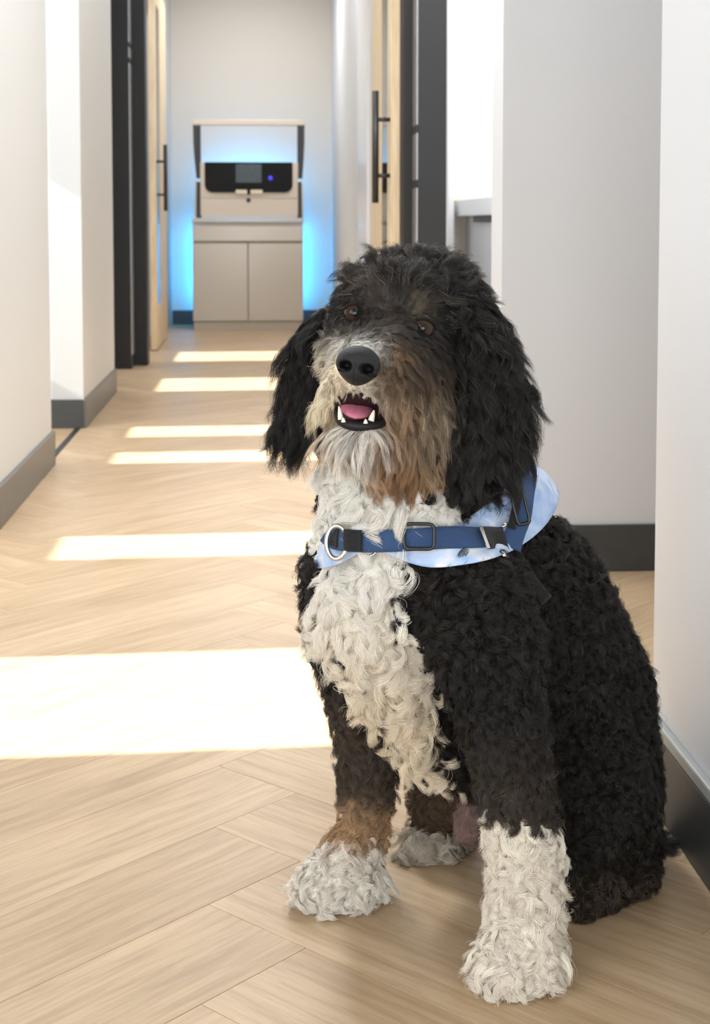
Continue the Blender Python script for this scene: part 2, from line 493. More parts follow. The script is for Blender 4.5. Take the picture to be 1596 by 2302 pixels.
# ------------------------------------------------------------------ beige appliance with the black control panel
M_app = mat('warm_beige_plastic', (0.60, 0.52, 0.43), 0.32, noise=(4, (0.62, 0.54, 0.45)))
M_appl = mat('pale_gold_plastic', (0.70, 0.63, 0.46), 0.3, noise=(4, (0.72, 0.65, 0.48)))
M_panel = mat('black_gloss_panel', (0.004, 0.004, 0.0045), 0.3, spec=0.08, noise=(4, (0.016, 0.016, 0.017)))
M_armk = mat('black_hinge_arm', (0.02, 0.021, 0.025), 0.4, noise=(6, (0.026, 0.027, 0.032)))
M_screen = mat('grey_touch_screen', (0.05, 0.065, 0.075), 0.25, spec=0.12, emit=((0.16, 0.21, 0.24), 0.07), noise=(30, (0.08, 0.10, 0.11)))
M_btn = mat('blue_power_light', (0.05, 0.04, 0.6), 0.4, emit=((0.05, 0.03, 0.75), 0.9), noise=(4, (0.06, 0.05, 0.7)))
app = empty('sterilizer_machine', (-0.09, 11.15, CTOP))
tag(app, 'beige tabletop sterilizer with black control panel and raised lid frame on the cabinet', 'appliance')

def prism(name, outline, y0, y1, m, parent, bevel=0.0, smooth=False):
    """front outline (x, z) pushed back from y0 to y1"""
    bm = bmesh.new()
    a = [bm.verts.new((x, y0, z)) for x, z in outline]
    b = [bm.verts.new((x, y1, z)) for x, z in outline]
    bm.faces.new(a); bm.faces.new(b)
    n = len(a)
    for i in range(n):
        bm.faces.new((a[i], a[(i+1) % n], b[(i+1) % n], b[i]))
    if bevel:
        es = [e for e in bm.edges if all(abs(v.co.y-y0) < 1e-6 for v in e.verts)]
        bmesh.ops.bevel(bm, geom=es, offset=bevel, segments=2, affect='EDGES')
    o = done(name, bm, m)
    return ch(o, parent) if parent is not None else o

YA = 10.985
def X(px): return float(P(px, 400, YA)[0])
def Z(py): return max(CTOP+0.0005, float(P(558, py, YA)[2])+0.004)
def rounded(x0, x1, z0, z1, r, n=6, corners='all', bow=0.0):
    pts = []
    for cx, cz, a0, on in ((x1-r, z1-r, 0, corners == 'all'), (x0+r, z1-r, 90, corners == 'all'), (x0+r, z0+r, 180, True), (x1-r, z0+r, 270, True)):
        if on:
            for k in range(n+1):
                a = math.radians(a0+90*k/n)
                pts.append((cx+r*math.cos(a), cz+r*math.sin(a)))
        else:
            pts.append((x1 if a0 == 0 else x0, z1))
    return pts
body = prism('housing', rounded(X(450), X(670), Z(490)+0.006, Z(367), 0.018, corners='low'), YA, 11.40, M_app, app, 0.006)
ol = rounded(X(460.5), X(657.5), Z(433), Z(366), 0.055, 8, 'low')
ol = [(x, z-0.010*(1-((x-X(559))/(X(657)-X(559)))**2) if z < Z(425) else z) for x, z in ol]
pan = prism('control_panel', ol, YA-0.012, YA-0.0005, M_panel, app, 0.003)
scr = ch(box('screen', X(530), X(588), YA-0.0155, YA-0.0125, Z(412), Z(370), M_screen, bevel=0.001), app)
bt = ch(tube('power_button', [(X(608), YA-0.0125, Z(402)), (X(608), YA-0.018, Z(402))], 0.0165, M_btn, None, 20), app)
for a, b in ((530, 555), (563, 590)):
    ch(box('latch_tab', X(a), X(b), YA-0.015, YA-0.0126, Z(437), Z(428), M_appl, bevel=0.0015), app)
ch(box('latch_gap', X(555)+0.002, X(563)-0.002, YA-0.0145, YA-0.0126, Z(439), Z(427), M_panel, bevel=0.001), app)
# small dark badge under the panel
bg_ = ch(tube('badge', [(X(558.5), YA-0.0006, Z(451)), (X(558.5), YA-0.004, Z(451))], 0.0165, M_armk, None, 18), app)
bgd = tube('badge_mark', [(X(559.5), YA-0.0041, Z(450)), (X(559.5), YA-0.0055, Z(450))], 0.006, M_app, None, 12)
bgd.parent = bg_; bgd.matrix_parent_inverse = Matrix.Translation(-Vector(app.location))
ch(box('seam_band', X(452), X(668), YA-0.002, YA-0.0004, Z(447), Z(444.5), M_beige2), app)
ch(box('base_plate', X(452), X(668), YA-0.006, 11.38, Z(492), Z(492)+0.006, M_beige2, bevel=0.001), app)
for s, ups, los in ((-1, [(434, 283), (451, 283), (451, 402), (441, 402), (437, 360), (434.5, 320)], [(442, 410), (449, 410), (449, 489), (452, 491), (441, 491)]),
                    (1, [(685, 283), (669, 283), (669, 402), (680, 402), (683, 360), (685, 320)], [(677, 410), (670.5, 410), (670.5, 489), (667, 491), (678, 491)])):
    ch(prism('lid_arm', [(X(x), Z(z)) for x, z in ups], YA+0.03, YA+0.08, M_armk, None, 0.003), app)
    ch(prism('hinge_column', [(X(x), Z(z)) for x, z in los], YA-0.01, YA+0.25, M_armk, None, 0.002), app)
    xa, xb = (438.5, 443) if s < 0 else (676, 680)
    xc, xd = (436, 441) if s < 0 else (679, 683)
    ch(prism('side_cover', [(X(xa), Z(408)), (X(xb), Z(408)), (X(xd), Z(490)), (X(xc), Z(490))], YA+0.002, YA+0.30, M_app, None, 0.002), app)
lid = ch(box('lid_frame', X(432), X(686), YA+0.025, YA+0.11, Z(282), Z(270), M_app, bevel=0.004), app)
ch(box('light_strip', X(462), X(660), 11.4005, 11.408, Z(395), Z(388), M_led), app)
g = box('lid_grip', X(523), X(594), YA+0.015, YA+0.10, Z(279), Z(266.5), M_appl, bevel=0.004)
g.parent = lid; g.matrix_parent_inverse = Matrix.Translation(-Vector(app.location))
# ------------------------------------------------------------------ the dog: skeleton of tapered volumes, fused into one skin
def zc_of(p):
    return float((np.asarray(p)-CAMP)@fwd)

def B(px, py, d, r, squash=1.0):
    """ball seen at a photo pixel at depth d with radius r in photo pixels"""
    p = P(px, py, d)
    return p, r*zc_of(p)/F_PX, squash

ICO = None
def ico():
    global ICO
    if ICO is None:
        bm = bmesh.new(); bmesh.ops.create_icosphere(bm, subdivisions=3, radius=1.0)
        bm.verts.ensure_lookup_table()
        ICO = (np.array([v.co[:] for v in bm.verts]), np.array([[v.index for v in f.verts] for f in bm.faces]))
        bm.free()
    return ICO

def fuse(name, chains, voxel=0.006, smooth=6, m=None, factor=0.5):
    """chains: lists of balls; neighbours in a chain are joined by a tapered limb. One closed skin comes out."""
    V0, F0 = ico()
    V, Fc, n = [], [], 0
    for chn in chains:
        pts = []
        for i, (p, r, s) in enumerate(chn):
            if i:
                p0, r0, s0 = chn[i-1]
                k = max(1, int(np.linalg.norm(p-p0)/(0.35*min(r, r0))))
                for t in np.linspace(0, 1, k+1)[1:-1]:
                    pts.append((p0+(p-p0)*t, r0+(r-r0)*t, s0+(s-s0)*t))
            pts.append((p, r, s))
        for p, r, s in pts:
            v = V0*r
            if s != 1.0:
                d = v@fwd
                v = v+np.outer(d*(s-1.0), fwd)
            V.append(v+p); Fc.append(F0+n); n += len(V0)
    V = np.concatenate(V); Fc = np.concatenate(Fc)
    me = bpy.data.meshes.new(name+'_raw')
    me.from_pydata(V.tolist(), [], Fc.tolist())
    o = bpy.data.objects.new(name+'_raw', me)
    COL.objects.link(o)
    md = o.modifiers.new('r', 'REMESH'); md.mode = 'VOXEL'; md.voxel_size = voxel
    if smooth:
        sm = o.modifiers.new('s', 'SMOOTH'); sm.factor = factor; sm.iterations = smooth
    dg = bpy.context.evaluated_depsgraph_get()
    me2 = bpy.data.meshes.new_from_object(o.evaluated_get(dg))
    me2.name = name
    me2.materials.clear()
    bpy.data.objects.remove(o)
    bpy.data.meshes.remove(me)
    ob = link(name, me2, m, None, True)
    return ob

M_skin = mat('dog_skin', (0.5, 0.5, 0.5), 0.8, spec=0.2)
_n = M_skin.node_tree
for l in list(_n.nodes['Principled BSDF'].inputs['Base Color'].links): _n.links.remove(l)
_a = _n.nodes.new('ShaderNodeAttribute'); _a.attribute_name = 'col'
_n.links.new(_a.outputs['Color'], _n.nodes['Principled BSDF'].inputs['Base Color'])

# part name, then the chain of balls
body_chains = [
    ('trunk', [B(905, 1130, 1.585, 140), B(895, 1240, 1.60, 155), B(845, 1390, 1.595, 135), B(885, 1530, 1.61, 100), B(985, 1640, 1.66, 95)]),
    ('trunk', [B(825, 1110, 1.60, 95), B(800, 1230, 1.62, 95), B(800, 1340, 1.62, 90)]),
    ('trunk', [B(1090, 1220, 1.65, 150), B(1165, 1360, 1.70, 195), B(1250, 1560, 1.765, 205), B(1290, 1750, 1.79, 185)]),
    ('trunk', [B(895, 1240, 1.60, 150), B(1090, 1220, 1.65, 150)]),
    ('trunk', [B(900, 1400, 1.62, 130), B(1165, 1400, 1.70, 195)]),
    ('trunk', [B(985, 1640, 1.68, 90), B(1150, 1640, 1.74, 160)]),
    ('near_fore', [B(1050, 1330, 1.555, 125), B(1085, 1430, 1.535, 122), B(1115, 1560, 1.52, 98), B(1142, 1680, 1.52, 82), B(1160, 1790, 1.52, 74),
     B(1182, 1930, 1.525, 76), B(1180, 2050, 1.52, 74)]),
    ('near_paw', [B(1180, 2050, 1.52, 74), B(1168, 2130, 1.505, 76)]),
    ('near_paw', [B(1168, 2130, 1.505, 72), B(1098, 2172, 1.487, 40)]), ('near_paw', [B(1168, 2130, 1.505, 72), B(1143, 2197, 1.472, 42)]),
    ('near_paw', [B(1168, 2130, 1.505, 72), B(1205, 2195, 1.475, 42)]), ('near_paw', [B(1168, 2130, 1.505, 72), B(1243, 2165, 1.492, 36)]),
    ('far_fore', [B(765, 1290, 1.66, 78), B(770, 1400, 1.665, 78), B(795, 1540, 1.69, 62), B(818, 1640, 1.715, 58), B(826, 1730, 1.725, 60), B(820, 1850, 1.725, 48)]),
    ('far_paw', [B(820, 1850, 1.725, 48), B(790, 1930, 1.705, 62)]),
    ('far_paw', [B(785, 1940, 1.705, 62), B(697, 1990, 1.685, 36)]), ('far_paw', [B(785, 1940, 1.705, 62), B(738, 2012, 1.672, 37)]),
    ('far_paw', [B(785, 1940, 1.705, 62), B(800, 2010, 1.675, 37)]), ('far_paw', [B(785, 1940, 1.705, 62), B(842, 1988, 1.695, 32)]),
    ('near_hind', [B(1290, 1650, 1.70, 130), B(1345, 1790, 1.66, 118), B(1410, 1920, 1.70, 66), B(1418, 1965, 1.70, 52), B(1345, 2005, 1.66, 44), B(1290, 2035, 1.635, 34)]),
    ('near_hind', [B(1345, 1790, 1.66, 118), B(1300, 1880, 1.66, 82), B(1330, 1960, 1.66, 60)]),
    ('far_hind', [B(1180, 1740, 1.80, 120), B(1010, 1750, 1.82, 80), B(985, 1810, 1.84, 55)]),
    ('far_foot', [B(985, 1810, 1.84, 50), B(1010, 1875, 1.85, 50), B(930, 1905, 1.805, 34)]),
    ('far_foot', [B(1010, 1880, 1.85, 48), B(985, 1912, 1.80, 32)]),
    ('belly', [B(1100, 1800, 1.78, 75), B(1060, 1860, 1.76, 42)]),
    ('tail', [B(1400, 1880, 1.86, 60), B(1455, 1908, 1.84, 36), B(1490, 1922, 1.81, 17)]),
    ('neck', [B(905, 1130, 1.585, 135), B(930, 1010, 1.57, 118)]),
    ('head', [B(930, 1010, 1.575, 112), B(965, 880, 1.575, 125), B(955, 745, 1.565, 148)]),
    ('head', [B(955, 745, 1.565, 148), B(900, 705, 1.515, 105)]),
    ('head', [B(1000, 870, 1.54, 110), B(955, 930, 1.525, 95)]),
    ('head', [B(812, 790, 1.555, 84), B(955, 800, 1.56, 120)]),
    ('head', [B(858, 672, 1.555, 92), B(955, 700, 1.565, 130)]),
    ('head', [B(806, 716, 1.545, 68), B(858, 680, 1.55, 90)]),
    ('head', [B(835, 735, 1.52, 62), B(900, 720, 1.515, 95)]),
    ('muzzle', [B(905, 790, 1.49, 105), B(858, 815, 1.445, 82), B(822, 828, 1.41, 58)]),
    ('muzzle', [B(905, 850, 1.48, 85), B(860, 850, 1.445, 62)]), ('muzzle', [B(850, 840, 1.49, 85), B(790, 850, 1.45, 50)]),
    ('muzzle', [B(820, 845, 1.46, 70), B(775, 872, 1.475, 50), B(752, 905, 1.495, 36)]),
    ('muzzle', [B(880, 850, 1.47, 80), B(895, 905, 1.485, 62), B(915, 945, 1.50, 60)]),
    ('jaw', [B(935, 985, 1.53, 85), B(872, 985, 1.475, 50), B(822, 988, 1.440, 32)]),
    ('jaw', [B(822, 988, 1.445, 30), B(850, 1022, 1.495, 48), B(925, 1035, 1.53, 58)]),
    ('jaw', [B(850, 985, 1.475, 44), B(785, 985, 1.465, 30)]),
    ('jaw', [B(800, 988, 1.475, 34), B(757, 985, 1.505, 34)]),
]
PARTS = sorted({n for n, _ in body_chains})
dog = fuse('dog', [c for _, c in body_chains], 0.0055, 7, M_skin)
# ------------------------------------------------------------------ surface look-up on the dog's skin
from mathutils.bvhtree import BVHTree
_me = dog.data
BVH = BVHTree.FromPolygons([v.co[:] for v in _me.vertices], [tuple(p.vertices) for p in _me.polygons])
def hit(px, py, out=0.0, default=1.6):
    q = P(px, py, 1.0)
    d = Vector(q-CAMP).normalized()
    loc, nor, _, _ = BVH.ray_cast(Vector(CAMP), d)
    if loc is None:
        loc = Vector(P(px, py, default))
        l2, nor, _, _ = BVH.find_nearest(loc)
        return np.array(loc), np.array(nor)
    nor = np.array(nor); dv = np.array(d)
    return np.array(loc)-dv*(out/max(0.45, float(-(nor@dv)))), nor

def smooth_path(pts, n, it=2):
    """Catmull-Rom through the points, n samples"""
    pts = np.array(pts, float)
    q = np.vstack([2*pts[0]-pts[1], pts, 2*pts[-1]-pts[-2]])
    out = []
    for s in np.linspace(0, len(pts)-1-1e-6, n):
        i = int(s); t = s-i
        a, b, c, d = q[i], q[i+1], q[i+2], q[i+3]
        out.append(0.5*((2*b)+(-a+c)*t+(2*a-5*b+4*c-d)*t*t+(-a+3*b-3*c+d)*t**3))
    out = np.array(out)
    for _ in range(it):
        out[1:-1] = 0.25*out[:-2]+0.5*out[1:-1]+0.25*out[2:]
    return out

def sheet(name, A, Bm, thick, m, parent=None, rows=5, bulge=0.0, wave=None):
    """cloth between two edge curves (arrays of points), given real thickness"""
    n = len(A)
    V, Fc = [], []
    for i in range(n):
        for k in range(rows):
            t = k/(rows-1)
            V.append(A[i]*(1-t)+Bm[i]*t)
    V = np.array(V).reshape(n, rows, 3)
    du = np.gradient(V, axis=0); dv = np.gradient(V, axis=1)
    nn = unit(np.cross(du, dv))
    s = np.sign(np.sum(nn*(CAMP-V), axis=2).mean())
    nn = nn*s
    tt = np.linspace(0, 1, rows)[None, :, None]
    V = V+nn*bulge*np.sin(np.pi*tt)
    if wave is not None:
        V = V+nn*wave(np.arange(n)[:, None]/(n-1), tt[..., 0])[..., None]
    V2 = V-nn*thick
    bm = bmesh.new()
    f_ = [[bm.verts.new(V[i, k]) for k in range(rows)] for i in range(n)]
    b_ = [[bm.verts.new(V2[i, k]) for k in range(rows)] for i in range(n)]
    for i in range(n-1):
        for k in range(rows-1):
            bm.faces.new((f_[i][k], f_[i+1][k], f_[i+1][k+1], f_[i][k+1]))
            bm.faces.new((b_[i][k], b_[i][k+1], b_[i+1][k+1], b_[i+1][k]))
        bm.faces.new((f_[i][0], b_[i][0], b_[i+1][0], f_[i+1][0]))
        bm.faces.new((f_[i][-1], f_[i+1][-1], b_[i+1][-1], b_[i][-1]))
    for i in (0, n-1):
        for k in range(rows-1):
            bm.faces.new((f_[i][k], f_[i][k+1], b_[i][k+1], b_[i][k]))
    return done(name, bm, m, parent, True)

def unit(v):
    return v/np.maximum(np.linalg.norm(v, axis=-1, keepdims=True), 1e-9)

# ------------------------------------------------------------------ face
M_nose = mat('wet_black_nose', (0.010, 0.010, 0.011), 0.5, spec=0.28, bump=(900, 0.5), noise=(60, (0.016, 0.0155, 0.016)))
M_lip = mat('black_lip_skin', (0.010, 0.009, 0.010), 0.5, spec=0.25, noise=(80, (0.018, 0.015, 0.016)))
M_lid = mat('dark_eyelid_skin', (0.006, 0.005, 0.005), 0.7, spec=0.15, noise=(120, (0.016, 0.012, 0.011)))
M_tongue = mat('pink_tongue', (0.47, 0.13, 0.20), 0.45, spec=0.3, bump=(900, 0.35), noise=(60, (0.56, 0.20, 0.26)))
M_mouth = mat('dark_mouth_lining', (0.06, 0.018, 0.024), 0.5, noise=(50, (0.03, 0.012, 0.015)))
M_tooth = mat('ivory_tooth', (0.82, 0.78, 0.66), 0.25, noise=(70, (0.78, 0.72, 0.58)))

# nose: a rounded pad with two comma nostrils pressed in, built in its own tilted frame
ROLL = math.radians(9)
na = unit(P(803, 822, 1.34)-P(838, 815, 1.46))               # the way the muzzle points
nx0 = rgt*math.cos(ROLL)-upv*math.sin(ROLL)
nx = unit(nx0-na*np.dot(nx0, na))
nz = unit(np.cross(nx, -na)); nz = nz if nz[2] > 0 else -nz
npos = P(805, 822, 1.378)
bm = bmesh.new()
bmesh.ops.create_uvsphere(bm, u_segments=96, v_segments=64, radius=1.0)
sx, sy, sz = 0.0213, 0.0185, 0.0190
for v in bm.verts:
    x, y, z = v.co                                              # y<0 faces outwards
    wd = 1.0-0.22*max(0.0, -z)**1.5+0.04*z                      # narrower towards the lip
    X_, Y_, Z_ = x*wd, y, z
    Y_ *= 1.0-0.10*max(0, z)                                     # bridge slopes back
    dep = 0.0
    for s in (-1, 1):
        ex, ez = X_-s*0.47, Z_+0.08
        r2 = (ex/0.255)**2+(ez/0.225)**2
        dep = max(dep, 1.15*math.exp(-r2**2))
        # slit curling out and down from the nostril
        ax, az = X_-s*0.70, Z_+0.34
        u_ = ax*s*0.8-az*0.25
        w_ = az+0.22*(ax*s)
        dep = max(dep, 0.5*math.exp(-((u_/0.30)**4))*math.exp(-(w_/0.085)**2))
    dep = max(dep, 0.11*math.exp(-(X_/0.025)**2)*(1 if Z_ < 0.05 else math.exp(-((Z_-0.05)/0.2)**2)))
    if y > 0: dep = 0
    p = npos+nx*(X_*sx)-na*(Y_*sy)+nz*(Z_*sz)-na*(dep*sy*0.95)
    v.co = p
nose = done('nose', bm, M_nose, dog, True)
nose['label'] = 'black leathery nose'

# eyes
def eye_material():
    m = mat('brown_eye', (0.02, 0.01, 0.006), 0.05, spec=0.32)
    n = m.node_tree
    b = n.nodes['Principled BSDF']
    tc = n.nodes.new('ShaderNodeTexCoord')
    sp = n.nodes.new('ShaderNodeSeparateXYZ')
    n.links.new(tc.outputs['Object'], sp.inputs[0])
    rp = n.nodes.new('ShaderNodeValToRGB')
    e = rp.color_ramp.elements
    e[0].position = 0.0; e[0].color = (0.05, 0.03, 0.025, 1)
    e[1].position = 1.0; e[1].color = (0.001, 0.001, 0.001, 1)
    for pos, c in ((0.42, (0.03, 0.015, 0.01, 1)), (0.50, (0.03, 0.014, 0.007, 1)), (0.78, (0.030, 0.0135, 0.006, 1)), (0.875, (0.022, 0.010, 0.005, 1)), (0.905, (0.001, 0.001, 0.001, 1))):
        q = e.new(pos); q.color = c
    dv = n.nodes.new('ShaderNodeMath'); dv.operation = 'DIVIDE'; dv.inputs[1].default_value = 0.0115
    n.links.new(sp.outputs['Z'], dv.inputs[0])
    n.links.new(dv.outputs[0], rp.inputs[0])
    n.links.new(rp.outputs[0], b.inputs['Base Color'])
    return m
M_eye = eye_material()
M_cornea = None
gaze = unit(P(700, 560, 0.9)-P(880, 720, 1.45))
for (px, py), sink in (((798, 704), 0.0072), ((951, 738), 0.0070)):
    h, hn = hit(px, py)
    c = h-unit(h-CAMP)*(-sink)
    bm = bmesh.new()
    bmesh.ops.create_uvsphere(bm, u_segments=40, v_segments=28, radius=0.0112)
    me = bpy.data.meshes.new('eye'); bm.to_mesh(me); bm.free()
    e = link('eye', me, M_eye, dog, True)
    e.matrix_world = Matrix.Translation(c) @ Vector(gaze).to_track_quat('Z', 'Y').to_matrix().to_4x4()
    e['label'] = 'dark brown eye'
    # lids: upper and lower black rims hugging the ball
    q = unit(CAMP-c); ux = unit(np.cross(np.array([0, 0, 1.0]), q)); uz = np.cross(q, ux)
    uxr = ux*math.cos(0.16)-uz*math.sin(0.16); uzr = ux*math.sin(0.16)+uz*math.cos(0.16)
    for nm, sgn in (('upper_eyelid', 1), ('lower_eyelid', -1)):
        pts, rr = [], []
        for t in np.linspace(-1.25, 1.25, 19):
            a = uxr*math.sin(t)*1.0
            b_ = uzr*sgn*math.cos(t)*(0.80 if sgn > 0 else 0.86)
            dirv = a+b_
            f = math.sqrt(max(0.02, 1-float(dirv@dirv)))
            pts.append(c+(dirv+q*f)*0.0120)
            rr.append(0.0007+0.0008*math.cos(t)*(1.2 if sgn > 0 else 0.7))
        l = tube(nm, pts, rr, M_lid, None, 10)
        l.parent = e
        l.matrix_parent_inverse = e.matrix_world.inverted()

# mouth
def ellipsoid(name, c, ax, ay, az, m, parent, fn=None, seg=(32, 20)):
    bm = bmesh.new()
    bmesh.ops.create_uvsphere(bm, u_segments=seg[0], v_segments=seg[1], radius=1.0)
    for v in bm.verts:
        x, y, z = v.co
        if fn: x, y, z = fn(x, y, z)
        v.co = Vector(c+ax*x+ay*y+az*z)
    return done(name, bm, m, parent, True)
pxm = 1.42/F_PX
mx = unit(rgt*math.cos(0.14)-upv*math.sin(0.14))
my = unit(np.cross(mx, fwd)); my = my if my[2] > 0 else -my
ellipsoid('mouth_lining', P(815, 918, 1.478), mx*62*pxm, my*44*pxm, fwd*0.020, M_mouth, dog)
tdir = unit(P(798, 934, 1.432)-P(806, 893, 1.487))           # tongue runs forward and down out of the mouth
tn = unit(np.cross(mx, tdir)); tn = tn if tn[2] > 0 else -tn
tlen = np.linalg.norm(P(798, 938, 1.432)-P(806, 888, 1.49))/2
tA, tB = P(799, 941, 1.434), P(806, 893, 1.490)
ellipsoid('tongue', (tA+tB)/2, mx*38*pxm, tdir*float(np.linalg.norm(tA-tB))/2, tn*0.0065, M_tongue, dog,
          lambda x, y, z: (x*(1+0.05*y), y if y < 0 else y*(1-0.10*x*x), z-0.10*math.exp(-(x/0.08)**2)*(1-0.2*y)-0.10*x*x), (40, 26))['label'] = 'pink tongue'
lipc = smooth_path([P(757, 926, 1.466), P(763, 944, 1.448), P(780, 954, 1.440), P(808, 959, 1.436), P(838, 957, 1.439), P(860, 950, 1.449), P(876, 936, 1.466)], 30)
rr = [0.0030+0.0020*math.sin(math.pi*i/29)**0.7 for i in range(30)]
tube('lower_lip', lipc, rr, M_lip, dog, 14)['label'] = 'black lower lip'
lip2 = smooth_path([P(856, 950, 1.455), P(872, 950, 1.462), P(882, 935, 1.476), P(880, 912, 1.488)], 16)
tube('lip_corner', lip2, [0.0065]*16, M_lip, dog, 12)
def cone(name, base, tip, r0, m, parent):
    ts = np.linspace(0, 1, 7)
    pts = [base+(tip-base)*t for t in ts]
    return tube(name, pts, [r0*(1-0.82*t**1.6)+0.0002 for t in ts], m, parent, 12)
cone('tooth', P(766, 943, 1.440), P(762, 913, 1.440), 0.0027, M_tooth, dog)
cone('tooth', P(834, 946, 1.438), P(841, 922, 1.438), 0.0031, M_tooth, dog)
for x, y in ((772, 944), (822, 947)):
    cone('tooth', P(x, y+5, 1.433), P(x, y-5, 1.433), 0.0022, M_tooth, dog)

# ears: leathery flaps under long hair
def ear_part(chains):
    o = fuse('ear', chains, 0.005, 5, M_skin)
    o.parent = dog
    o['label'] = 'floppy ear under long wavy black hair'
    return o
EAR_N = [[B(1040, 700, 1.53, 48, 0.7), B(1078, 790, 1.505, 68, 0.5), B(1090, 880, 1.495, 80, 0.42), B(1088, 960, 1.495, 80, 0.38), B(1084, 1010, 1.50, 56, 0.38)],
         [B(1098, 880, 1.495, 60, 0.4), B(1140, 950, 1.505, 38, 0.4)]]
EAR_F = [[B(735, 720, 1.60, 34, 0.7), B(702, 780, 1.605, 42, 0.5), B(688, 860, 1.605, 44, 0.45), B(680, 920, 1.605, 40, 0.42), B(676, 950, 1.605, 28, 0.42)]]
ears = [ear_part(EAR_N), ear_part(EAR_F)]

# ------------------------------------------------------------------ harness and bandana
def weave(name, c, c2, rough=0.75, scale=900):
    m = mat(name, c, rough, spec=0.25, bump=(scale, 0.6), noise=(300, c2), sheen=0.1)
    return m
M_navy = weave('navy_webbing', (0.030, 0.066, 0.155), (0.040, 0.085, 0.19))
M_navyedge = weave('navy_stitching', (0.05, 0.10, 0.21), (0.06, 0.12, 0.24))
M_blk = weave('black_webbing', (0.010, 0.010, 0.011), (0.017, 0.017, 0.018))
M_plast = mat('black_plastic_buckle', (0.009, 0.009, 0.010), 0.35, noise=(200, (0.013, 0.013, 0.014)))
M_steel = mat('nickel_ring', (0.68, 0.65, 0.60), 0.2, 1.0, noise=(40, (0.74, 0.71, 0.66)))
def bandana_material():
    m = mat('pale_blue_tie_dye_cotton', (0.50, 0.64, 0.88), 0.8, spec=0.15, bump=(1500, 0.25), sheen=0.15)
    n = m.node_tree
    b = n.nodes['Principled BSDF']
    tc = n.nodes.new('ShaderNodeTexCoord')
    t = n.nodes.new('ShaderNodeTexNoise'); t.inputs['Scale'].default_value = 26; t.inputs['Detail'].default_value = 4; t.inputs['Distortion'].default_value = 1.2
    r = n.nodes.new('ShaderNodeValToRGB')
    e = r.color_ramp.elements
    e[0].position = 0.36; e[0].color = (0.34, 0.49, 0.78, 1)
    e[1].position = 0.66; e[1].color = (0.74, 0.77, 0.81, 1)
    q = e.new(0.50); q.color = (0.49, 0.62, 0.84, 1)
    n.links.new(tc.outputs['Object'], t.inputs['Vector']); n.links.new(t.outputs['Fac'], r.inputs[0]); n.links.new(r.outputs[0], b.inputs['Base Color'])
    return m
M_band = bandana_material()

har = empty('dog_harness', tuple(hit(930, 1212)[0]))
tag(har, "navy blue dog harness with steel ring across the dog's chest", 'harness')
def ribbon(name, center, half_h, thick, m, parent, out, n=48, updir=None, taper=None):
    """band laid over the fur: photo points of its middle, half width in photo pixels"""
    raw = smooth_path([(q[0], q[1], q[2] if len(q) > 2 else 1.6) for q in center], n, 3)
    dep = np.array([hit(a, b, out, d_)[0][1] for a, b, d_ in raw])
    sm_ = dep.copy()
    for _ in range(14): sm_[1:-1] = 0.25*sm_[:-2]+0.5*sm_[1:-1]+0.25*sm_[2:]
    c = np.array([P(raw[i, 0], raw[i, 1], sm_[i]) for i in range(n)])
    tang = unit(np.gradient(c, axis=0))
    view = unit(CAMP-c)
    nrm = unit(view-tang*np.sum(view*tang, axis=1)[:, None])
    # blend the facing of the band with the body's own normal
    body = np.array([np.array(BVH.find_nearest(Vector(q))[1]) for q in c])
    for _ in range(10): body[1:-1] = 0.25*body[:-2]+0.5*body[1:-1]+0.25*body[2:]
    nrm = unit(nrm*0.5+body*0.5); nrm = unit(nrm-tang*np.sum(nrm*tang, axis=1)[:, None])
    w_ = np.cross(tang, nrm)
    sgn = np.where(w_[:, 2:3] >= 0, 1.0, -1.0) if updir is None else np.sign(w_@np.array(updir))[:, None]
    w_ = w_*sgn
    h = (half_h*np.array([zc_of(q) for q in c])/F_PX)[:, None]
    return sheet(name, c+w_*h, c-w_*h, thick, m, parent, 5, 0.0006), c, w_, nrm, h

def hch(o, parent=None):
    o.parent = parent or har
    o.matrix_parent_inverse = Matrix.Translation(-Vector(har.location))
    return o
CH = [(733, 1196), (745, 1207), (770, 1214), (820, 1217), (880, 1216), (940, 1213), (1010, 1208), (1080, 1207), (1138, 1209)]
s1, c1, w1, n1, h1 = ribbon('chest_strap', CH, 25, 0.0022, M_navy, None, 0.0170, 60)
hch(s1)
for sg in (-1, 1):      # stitched edges
    e_ = tube('stitching', [c1[i]+w1[i]*h1[i]*0.86*sg+n1[i]*0.0007 for i in range(1, 59)], 0.0004, M_navyedge, None, 6)
    hch(e_, s1)
SH = [(1150, 1232), (1158, 1200), (1172, 1160), (1178, 1115), (1184, 1070, 1.60), (1180, 1040, 1.64), (1150, 1010, 1.70)]
s2, c2, w2, n2, h2 = ribbon('shoulder_strap', SH, 23, 0.0022, M_navy, None, 0.0235, 44, updir=tuple(rgt))
hch(s2)
for sg in (-1, 1):
    e_ = tube('stitching', [c2[i]+w2[i]*h2[i]*0.86*sg+n2[i]*0.0007 for i in range(1, 43)], 0.0004, M_navyedge, None, 6)
    hch(e_, s2)
# black webbing tab behind the ring, black loop at the shoulder joint
def patch(name, px0, px1, hh, m, out, curve=CH, nseg=14):
    xs = np.linspace(px0, px1, 7)
    cy = np.interp(xs, [q[0] for q in curve], [q[1] for q in curve])
    o, c, w_, n_, h = ribbon(name, list(zip(xs, cy)), hh, 0.0024, m, None, out, nseg)
    hch(o)
    return c, w_, n_, h
patch('webbing_tab', 772, 812, 24, M_blk, 0.0205)
patch('webbing_loop', 1092, 1136, 27, M_blk, 0.0205)
patch('webbing_tab', 744, 758, 20, M_blk, 0.0195)
